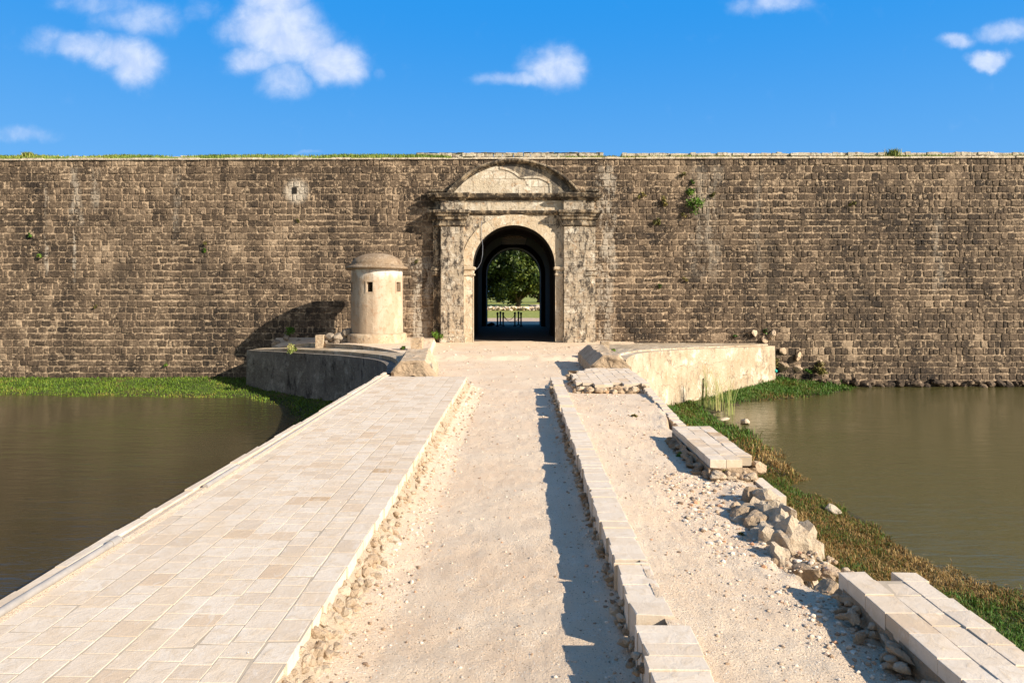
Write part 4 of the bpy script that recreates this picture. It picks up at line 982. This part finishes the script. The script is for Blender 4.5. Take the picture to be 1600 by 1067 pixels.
# right bank
mb = MB()
def rbank(n, x0, x1, y0, y1, h0, h1, w, cap):
    X = R.uniform(x0, x1, n); Y = R.uniform(y0, y1, n); s = bank_s(X, Y); d = n2(X, Y, 1.3, 3, 3)
    wy = np.interp(X, Rr0[::-1, 0], Rr0[::-1, 1], left=99, right=99)
    ok = (s > -.25+d*1.3) & ((Y < wy-.05) | (X > 12.15)) & (X > 3.12)
    water_patch = (X > 7.0) & (X < 9.5) & (Y > 24) & (Y < 28); ok &= ~water_patch
    X, Y, s = X[ok][:cap], Y[ok][:cap], s[ok][:cap]; g = n2(X, Y, .45, 3, 8)
    Hh = R.uniform(h0, h1, len(X))*(1+n2(X, Y, 1.2)*1.2)
    green = (np.clip((Y-17)/6, 0, 1)*.5+.13+np.exp(-((X-5.2)/1.3)**2-((Y-15.2)/1.0)**2)*.7)
    Hh = Hh*np.where(R.rand(len(X)) < .06, 1.9, 1.); blades(mb, X, Y, np.maximum(zg(X, Y), ZWt-.04), Hh, w, 1.7, tonef=lambda x, y: np.clip(R.rand(len(x))*.75+.36+g*1.5-green-.05*np.clip(s, 0, 2), 0, 1))
rbank(80000, 3.1, 8, 8.5, 17, .02, .1, .012, 60000); rbank(60000, 3.1, 17, 17, 33.2, .06, .17, .026, 38000); rbank(12000, 5, 8.2, 5, 8.6, .03, .12, .012, 10000)
tag(mb.build('bank_grass', M_gr), 'mixed green and rusty dry grass on the right bank below the causeway', 'grass', kind='stuff')
# top of the wall
mb = MB(); X = R.uniform(-36, 36, 34000); Y = YW+.3+R.rand(34000)*1.6; d = n2(X, Y*.2, .35, 3, 2)+np.where(X < -3.5, .09, -.03)-np.where((X > -3.5) & (X < 3.5), .12, 0)
ok = d > .03+R.uniform(-.12, .12, len(X)); X, Y, d = X[ok], Y[ok], d[ok]
blades(mb, X, Y, WZ+.06+np.interp(Y-YW, [.25, .5, .9, 1.6, 2.4], [0, .16, .32, .5, .62])*hx(X), R.uniform(.05, .17, len(X))*(1+np.clip(d, 0, .4)*1.5), .035, .8, tonef=lambda x, y: np.clip(R.rand(len(x))*.6+np.where(x > 3, .35, .05), 0, 1))
tag(mb.build('rampart_grass', M_top), 'thin grass growing along the top of the fort wall', 'grass', kind='stuff')
def leaves(mb, c, rad, n, s0, s1, tonebase=0.):
    c = np.array(c); rad = np.array(rad); k = max(3, n//70); cl = R.normal(size=(k, 3)); cl /= np.linalg.norm(cl, axis=1)[:, None]; cl *= (R.rand(k, 1)**.45)*.85
    ct = R.rand(k); idx = R.randint(0, k, n)
    p = cl[idx]+R.normal(size=(n, 3))*.2; P_3 = c+p*rad
    nr = R.normal(size=(n, 3))+p*1.2+[0, 0, .5]; nr /= np.linalg.norm(nr, axis=1)[:, None]; a = np.cross(nr, R.normal(size=(n, 3))); a /= np.linalg.norm(a, axis=1)[:, None]; b = np.cross(nr, a)
    s = R.uniform(s0, s1, (n, 1)); v = np.empty((n, 4, 3)); v[:, 0] = P_3-a*s; v[:, 1] = P_3-b*s*.5; v[:, 2] = P_3+a*s; v[:, 3] = P_3+b*s*.5
    mb.add(v.reshape(-1, 3), [(4*i, 4*i+1, 4*i+2, 4*i+3) for i in range(n)], np.clip(ct[idx]*.6+R.rand(n)*.4+tonebase, 0, 1).tolist())
def shrub(px, py, r, lab, m, n=None, Y=YW, flat_=.6, name='wall_shrub', g='plants rooted in the wall face'):
    p = W(px, py, Y-.1); k = Y/F; rr = r*k; t = thing(name, lab, 'plant', g, (p[0], p[1], p[2]-rr*.6))
    mb = MB(); leaves(mb, p, (rr, rr*flat_, rr*.9), n or max(60, int(rr*rr*2600)), .03, .065); child(mb, 'foliage', m, t)
    mb = MB()
    for q in range(4): tube(mb, [(p[0]+R.uniform(-.04, .04), Y+.02, p[2]-rr*.7), (p[0]+R.uniform(-.2, .2)*rr, p[1], p[2]-rr*.2), (p[0]+R.uniform(-.6, .6)*rr, p[1]-.1, p[2]+rr*.4)], [.012, .009, .005], 5)
    child(mb, 'stems', M_bark, t)
for a in ((1084, 319, 17, 'largest bright green shrub growing from the wall face, right of the gate', M_leaf), (1078, 300, 11, 'green shrub directly above the largest wall shrub', M_leaf),
          (1036, 315, 9, 'dull olive wall plant left of the largest shrub', M_dryleaf), (1027, 345, 8, 'yellowish wall plant low down left of the largest shrub', M_dryleaf), (1002, 305, 7, 'brownish plant nearest the gate cornice at its right', M_dryleaf),
          (1115, 303, 6, 'small dull plant to the right of the largest wall shrub', M_dryleaf), (1066, 275, 7, 'faint dry tuft above the two green shrubs', M_dryleaf), (1082, 284, 5, 'small green tuft atop the pair of shrubs', M_leaf), (1070, 337, 6, 'small dry tuft beneath the largest wall shrub', M_dryleaf),
          (1031, 448, 4.5, 'small green tuft low on the wall right of the gate', M_leaf), (1071, 437, 5, 'olive tuft low on the wall, further right than the green one', M_dryleaf), (1332, 318, 5, 'lone dry tuft high on the far right wall', M_dryleaf),
          (62, 400, 5, 'green tuft under the pale drip stain on the far left wall', M_leaf), (45, 368, 4, 'small green tuft highest on the far left wall', M_leaf), (318, 391, 5, 'green tuft on the left wall midway to the tower', M_leaf), (321, 381, 4.5, 'olive tuft just above another on the left wall', M_dryleaf),
          (467, 345, 4, 'olive tuft on the wall under the square drain hole', M_dryleaf), (259, 572, 5, 'green plant at the wall foot above the left grass', M_leaf), (650, 408, 5, 'yellow green tuft between tower dome and gate pilaster', M_dryleaf), (150, 479, 3.5, 'tiny tuft in the lower left wall', M_dryleaf),
          (1196, 517, 5, 'green tuft among the broken stones above the wing wall', M_leaf), (1148, 527, 4, 'low tuft on the wall just over the right wing wall', M_leaf)):
    shrub(*a)
for a in ((684, 524, 8, 'leafy green plant at the foot of the left outer pilaster', M_leaf, 420, 32.6), (452, 520, 9, 'dark plant growing in the tower shadow', M_leaf, 420, 32.8), (455, 545, 10, 'yellow green creeper on the step of the left wing wall', M_reed, 330, 29.2), (627, 545, 6, 'small plant on the wing wall step right of the tower', M_leaf, 260, 26.), (1282, 576, 11, 'dry brown bush at the wall foot beyond the right wing wall', M_dryleaf, 700, 33.1),
          (1212, 566, 9, 'yellow green weed beside the right wing wall corner', M_dryleaf, 420, 32.9), (1264, 577, 6, 'green broad leaved weed at the right wall foot', M_leaf, 300, 32.8), (941, 538, 5, 'low weeds at the right foot of the gateway', M_leaf, 200, 32.7), (571, 553, 5, 'small weed on the lower step in front of the tower', M_leaf, 160, 27.3), (958, 546, 4, 'tiny weed beside the right stone post', M_leaf, 120, 22.5)):
    shrub(a[0], a[1], a[2], a[3], a[4], a[5], a[6], 1., 'weed', 'weeds on ledges and wall feet')
for px, py, z, rr, lab, m in ((1069, 712, .08, .14, 'dark green weed in the shade of the middle paved platform', M_leaf), (1128, 735, .15, .09, 'weed at the near corner of the middle platform', M_dryleaf), (1178, 850, -.05, .17, 'olive weed hanging from the crumbled masonry lump', M_dryleaf), (1160, 838, .05, .08, 'dry twiggy weed left of the crumbled lump', M_dryleaf), (990, 650, .1, .08, 'thin weed on the side path below the farthest patch', M_dryleaf), (1190, 868, -.2, .1, 'green weed at the foot of the crumbled lump', M_leaf), (640, 580, .2, .12, 'weed on the broken end of the left stump', M_leaf)):
    p = W(px, py, Z=z); mb = MB(); leaves(mb, p, (rr*.8, rr*.8, rr*.5), 420, .012, .028); o = mb.build('weed', m); tag(localize(o, (p[0], p[1], p[2]-rr*.4)), lab, 'plant', 'weeds on the causeway')
# bright tuft on the wall top
def tuft(px, py, n, h, r, lab, m, Y=YW+.8, wd=.04, z=None, lean=.6, name='grass_tuft'):
    p = W(px, py, Y) if z is None else W(px, py, Z=z); mb = MB(); blades(mb, p[0]+R.normal(size=n)*r, p[1]+R.normal(size=n)*r, np.full(n, p[2]), R.uniform(.5, 1, n)*h, wd, lean)
    tag(localize(mb.build(name, m), p), lab, 'plant', 'grass tufts')
tuft(1395, 246, 260, .5, .14, 'bright yellow green tuft standing up on the wall top at right', M_reed); tuft(45, 247, 420, .35, .11, 'low green tuft on the wall top at far left', M_top)
for px, py, h, n, lab in ((1103, 640, 2.3, 26, 'leftmost tall reed clump before the right wing wall'), (1120, 642, 2.1, 30, 'middle tall reed clump, the densest'), (1139, 648, 2.0, 24, 'rightmost reed clump at the edge of the water')):
    p = W(px, py, Z=ZWt); t = thing('reed_clump', lab, 'reeds', 'reeds before the right wing wall', p); mb = MB()
    X = p[0]+R.normal(size=n)*.1; Y = p[1]+R.normal(size=n)*.1
    for i in range(n):
        hh = h*R.uniform(.55, 1); a = R.uniform(0, 6.28); l = R.uniform(.1, .8)*hh*.6; wd = R.uniform(.006, .012)
        pts_ = [np.array([X[i]+math.cos(a)*l*t_**2.2, Y[i]+math.sin(a)*l*t_**2.2, p[2]+hh*(t_-.12*t_**4)]) for t_ in np.linspace(0, 1, 8)]
        q = np.array([wd, .003, 0]); mb.grid(np.array([[c-q*(1-.9*k/7) for k, c in enumerate(pts_)], [c+q*(1-.9*k/7) for k, c in enumerate(pts_)]]), R.rand())
    child(mb, 'leaves', M_reed, t)
mb = MB(); p = W(1098, 603, Z=-1.2); tube(mb, [(p[0], p[1], -2.3), (p[0]+.02, p[1], p[2]+.3)], .03, 8); tag(localize(mb.build('wooden_stake', M_wood), (p[0], p[1], -2)), 'short dark stake standing among the reeds', 'stake')
# bank stones near the water
for px, py, s_, lab in ((1300, 797, .16, 'pale flat rock on the grassy bank beside the water'), (1165, 658, .16, 'pale stone at the waterline beside the reeds'), (1133, 655, .13, 'small white stone lying in the shallow water by the reeds')):
    p = W(px, py, Z=-2.02); mb = MB(); put_rock(mb, p, (s_*1.8, s_, s_*.5), 3, .8); tag(localize(mb.build('bank_stone', M_rub), p), lab, 'rock', 'stones on the right bank')
# ---------------------------------------------------------------- inside the fort
def tree(x, y, h, cr, lab, nl, trunk_h, seed, ls=(.16, .34)):
    t = thing('leafy_tree', lab, 'tree', 'trees inside the fort', (x, y, 0)); mb = MB()
    tube(mb, [(x, y, -.2), (x+.1, y, trunk_h*.6), (x, y, trunk_h*1.6)], [.5, .36, .22], 10)
    for q in range(9):
        a = q*.7+seed; r_ = cr*R.uniform(.5, .85); tube(mb, [(x, y, trunk_h*.9), (x+math.cos(a)*r_*.5, y+math.sin(a)*r_*.5, trunk_h*1.3+h*.15), (x+math.cos(a)*r_, y+math.sin(a)*r_, h*R.uniform(.45, .8))], [.2, .12, .04], 6)
    child(mb, 'trunk', M_bark, t)
    mb = MB()
    for q in range(60):
        a = R.uniform(0, 6.28); u = R.uniform(-1, 1); rr_ = R.rand()**.33; c = (x+cr*.8*rr_*math.cos(a)*math.sqrt(1-u*u), y+cr*.8*rr_*math.sin(a)*math.sqrt(1-u*u), trunk_h+.1+(h-trunk_h)*.5*(1+u*rr_*.9))
        leaves(mb, c, (cr*.34, cr*.34, (h-trunk_h)*.17), nl//60, *ls)
    child(mb, 'crown', M_tree, t)
tree(-.4, 110, 11.4, 7.4, 'big round dark green tree centred in the gateway view', 46000, .9, 1)
tree(-7.6, 124, 7.5, 4.6, 'smaller tree behind, seen at the left edge of the gateway view', 4000, 1.2, 2); tree(6.2, 122, 8, 4.8, 'smaller tree behind, seen at the right edge of the gateway view', 4000, 1.2, 3)
for i, (x, y) in enumerate(((-14, 150), (-5, 155), (4, 152), (13, 150))):
    tree(x, y, 6.5, 5.5, ('low distant tree on the far left of the fort field', 'low distant tree behind the left of the big tree', 'low distant tree behind the right of the big tree', 'low distant tree on the far right of the fort field')[i], 2500, .8, i, (.25, .5))
mb = MB()
x = -9
while x < 9:
    for r_ in range(3):
        s_ = R.uniform(.14, .32); put_rock(mb, (x+R.uniform(-.1, .1), 88+R.uniform(-.5, .5), .1+r_*.15), (s_*1.3, s_, s_*.7), 1)
    x += .24
tag(localize(mb.build('rubble_wall', M_slab), (0, 88, 0)), 'low white rubble stone wall in the fort field under the tree', 'wall')
mb = MB(); put_rock(mb, (2.6, 104, .1), (2.6, .8, .35), 2); tag(localize(mb.build('stone_heap', M_slab), (2.6, 104, 0)), 'low pale heap of stone beside the big tree trunk', 'stones')
# ================================================================ SKY, SUN, CAMERA
EL = math.radians(27); AZ = math.radians(60)   # sun: right of and behind the camera
w = bpy.data.worlds.new('World'); sc.world = w; w.use_nodes = True; n = N(w)
bg = w.node_tree.nodes['Background']; sky = n.new('ShaderNodeTexSky', sky_type='NISHITA'); sky.sun_disc = False
sky.sun_elevation = EL; sky.sun_rotation = math.pi-AZ; sky.air_density = 1.; sky.dust_density = .3; sky.ozone_density = 2.5
SKY_STR = .09
tc = n.new('ShaderNodeTexCoord').outputs['Generated']; x, y, z = n.sep(tc)
hs_ = n.new('ShaderNodeHueSaturation'); hs_.inputs['Saturation'].default_value = .75; hs_.inputs['Value'].default_value = 1.; n.l.new(sky.outputs[0], hs_.inputs['Color'])
yy = n.math('MAXIMUM', y, .05); u = n.math('DIVIDE', x, yy); v = n.math('DIVIDE', z, yy); uv = n.comb(u, v, 0.)
nz = n.new('ShaderNodeTexNoise'); n.l.new(uv, nz.inputs['Vector']); nz.inputs['Scale'].default_value = 9; nz.inputs['Detail'].default_value = 6; nz.inputs['Roughness'].default_value = .6
off = n.vmath('MULTIPLY', n.vmath('SUBTRACT', nz.outputs['Color'], (.5, .5, .5)), (.075, .06, 0)); uvd = n.vmath('ADD', uv, off)
cl = [(425, 38, 72, 46, 1.), (455, 72, 78, 40, 1.), (520, 92, 56, 34, 1.), (392, 95, 42, 26, .75), (442, 125, 48, 26, .6), (428, 0, 55, 30, .9), (588, 110, 14, 12, .3),
      (208, 92, 48, 38, .9), (180, 75, 60, 30, .8), (120, 66, 60, 26, .7), (68, 62, 34, 28, .42), (215, 22, 80, 32, .5), (150, 0, 90, 20, .4), (315, 5, 32, 24, .32), (870, 106, 44, 34, .8), (808, 118, 66, 16, .6), (850, 100, 60, 22, .5),
      (1212, 8, 58, 22, .62), (1160, 2, 40, 16, .4), (1487, 67, 36, 13, .75), (1565, 57, 48, 18, .62), (1538, 97, 34, 13, .85), (28, 212, 62, 16, .42), (490, 239, 30, 5, .3), (1600, 45, 40, 14, .5)]
den = None
for px, py, rx, ry, k in cl:
    c = ((px-813)/F, (HOR-py)/F, 0); d = n.vmath('LENGTH', n.vmath('MULTIPLY', n.vmath('SUBTRACT', uvd, c), (F/rx/1.12, F/ry/1.12, 0)))
    e = n.ss(d, 1.35, .2, 0, k); den = e if den is None else n.math('MAXIMUM', den, e)
det = n.noise(uv, 26, 7, .62, .3)
a = n.ss(n.math('MULTIPLY_ADD', n.math('SUBTRACT', det, .5), .55, den), .04, 1.05)
a = n.math('MULTIPLY', a, n.ss(y, .05, .2)); a = n.math('MULTIPLY', a, .76)
cc = n.mix(n.ss(det, .35, .68), (4.6, 5.1, 6.4), (5.8, 6.1, 6.8))
lo = n.mix(1., hs_.outputs[0], (.82, .78, .74), 'MULTIPLY')
grad = n.mix(n.ss(z, -.02, .42), (1.15, 3.05, 5.7), (.1, 1.95, 5.4))
skc = n.mix(n.ss(y, -.3, .45, 0, .95), lo, grad)
n.set(bg.inputs['Color'], n.mix(a, skc, cc)); bg.inputs['Strength'].default_value = SKY_STR
sl = bpy.data.lights.new('sun', 'SUN'); sl.energy = 5; sl.angle = math.radians(.5); sl.color = (1, .895, .75); so = bpy.data.objects.new('sun', sl); C.objects.link(so)
sv = Vector((math.sin(AZ)*math.cos(EL), -math.cos(AZ)*math.cos(EL), math.sin(EL))); so.rotation_euler = sv.to_track_quat('Z', 'Y').to_euler(); so.location = sv*60
cam = bpy.data.cameras.new('camera'); co = bpy.data.objects.new('camera', cam); C.objects.link(co); sc.camera = co
cam.sensor_width = 36; cam.lens = 36*F/1600; cam.shift_y = -(533.5-HOR)/1600; cam.clip_end = 3000; cam.clip_start = .05
co.location = (0, 0, CH); co.rotation_euler = (math.radians(90), 0, TH)
vs = sc.view_settings; vs.view_transform = 'Standard'; vs.look = 'None'; vs.gamma = 1; vs.exposure = .87
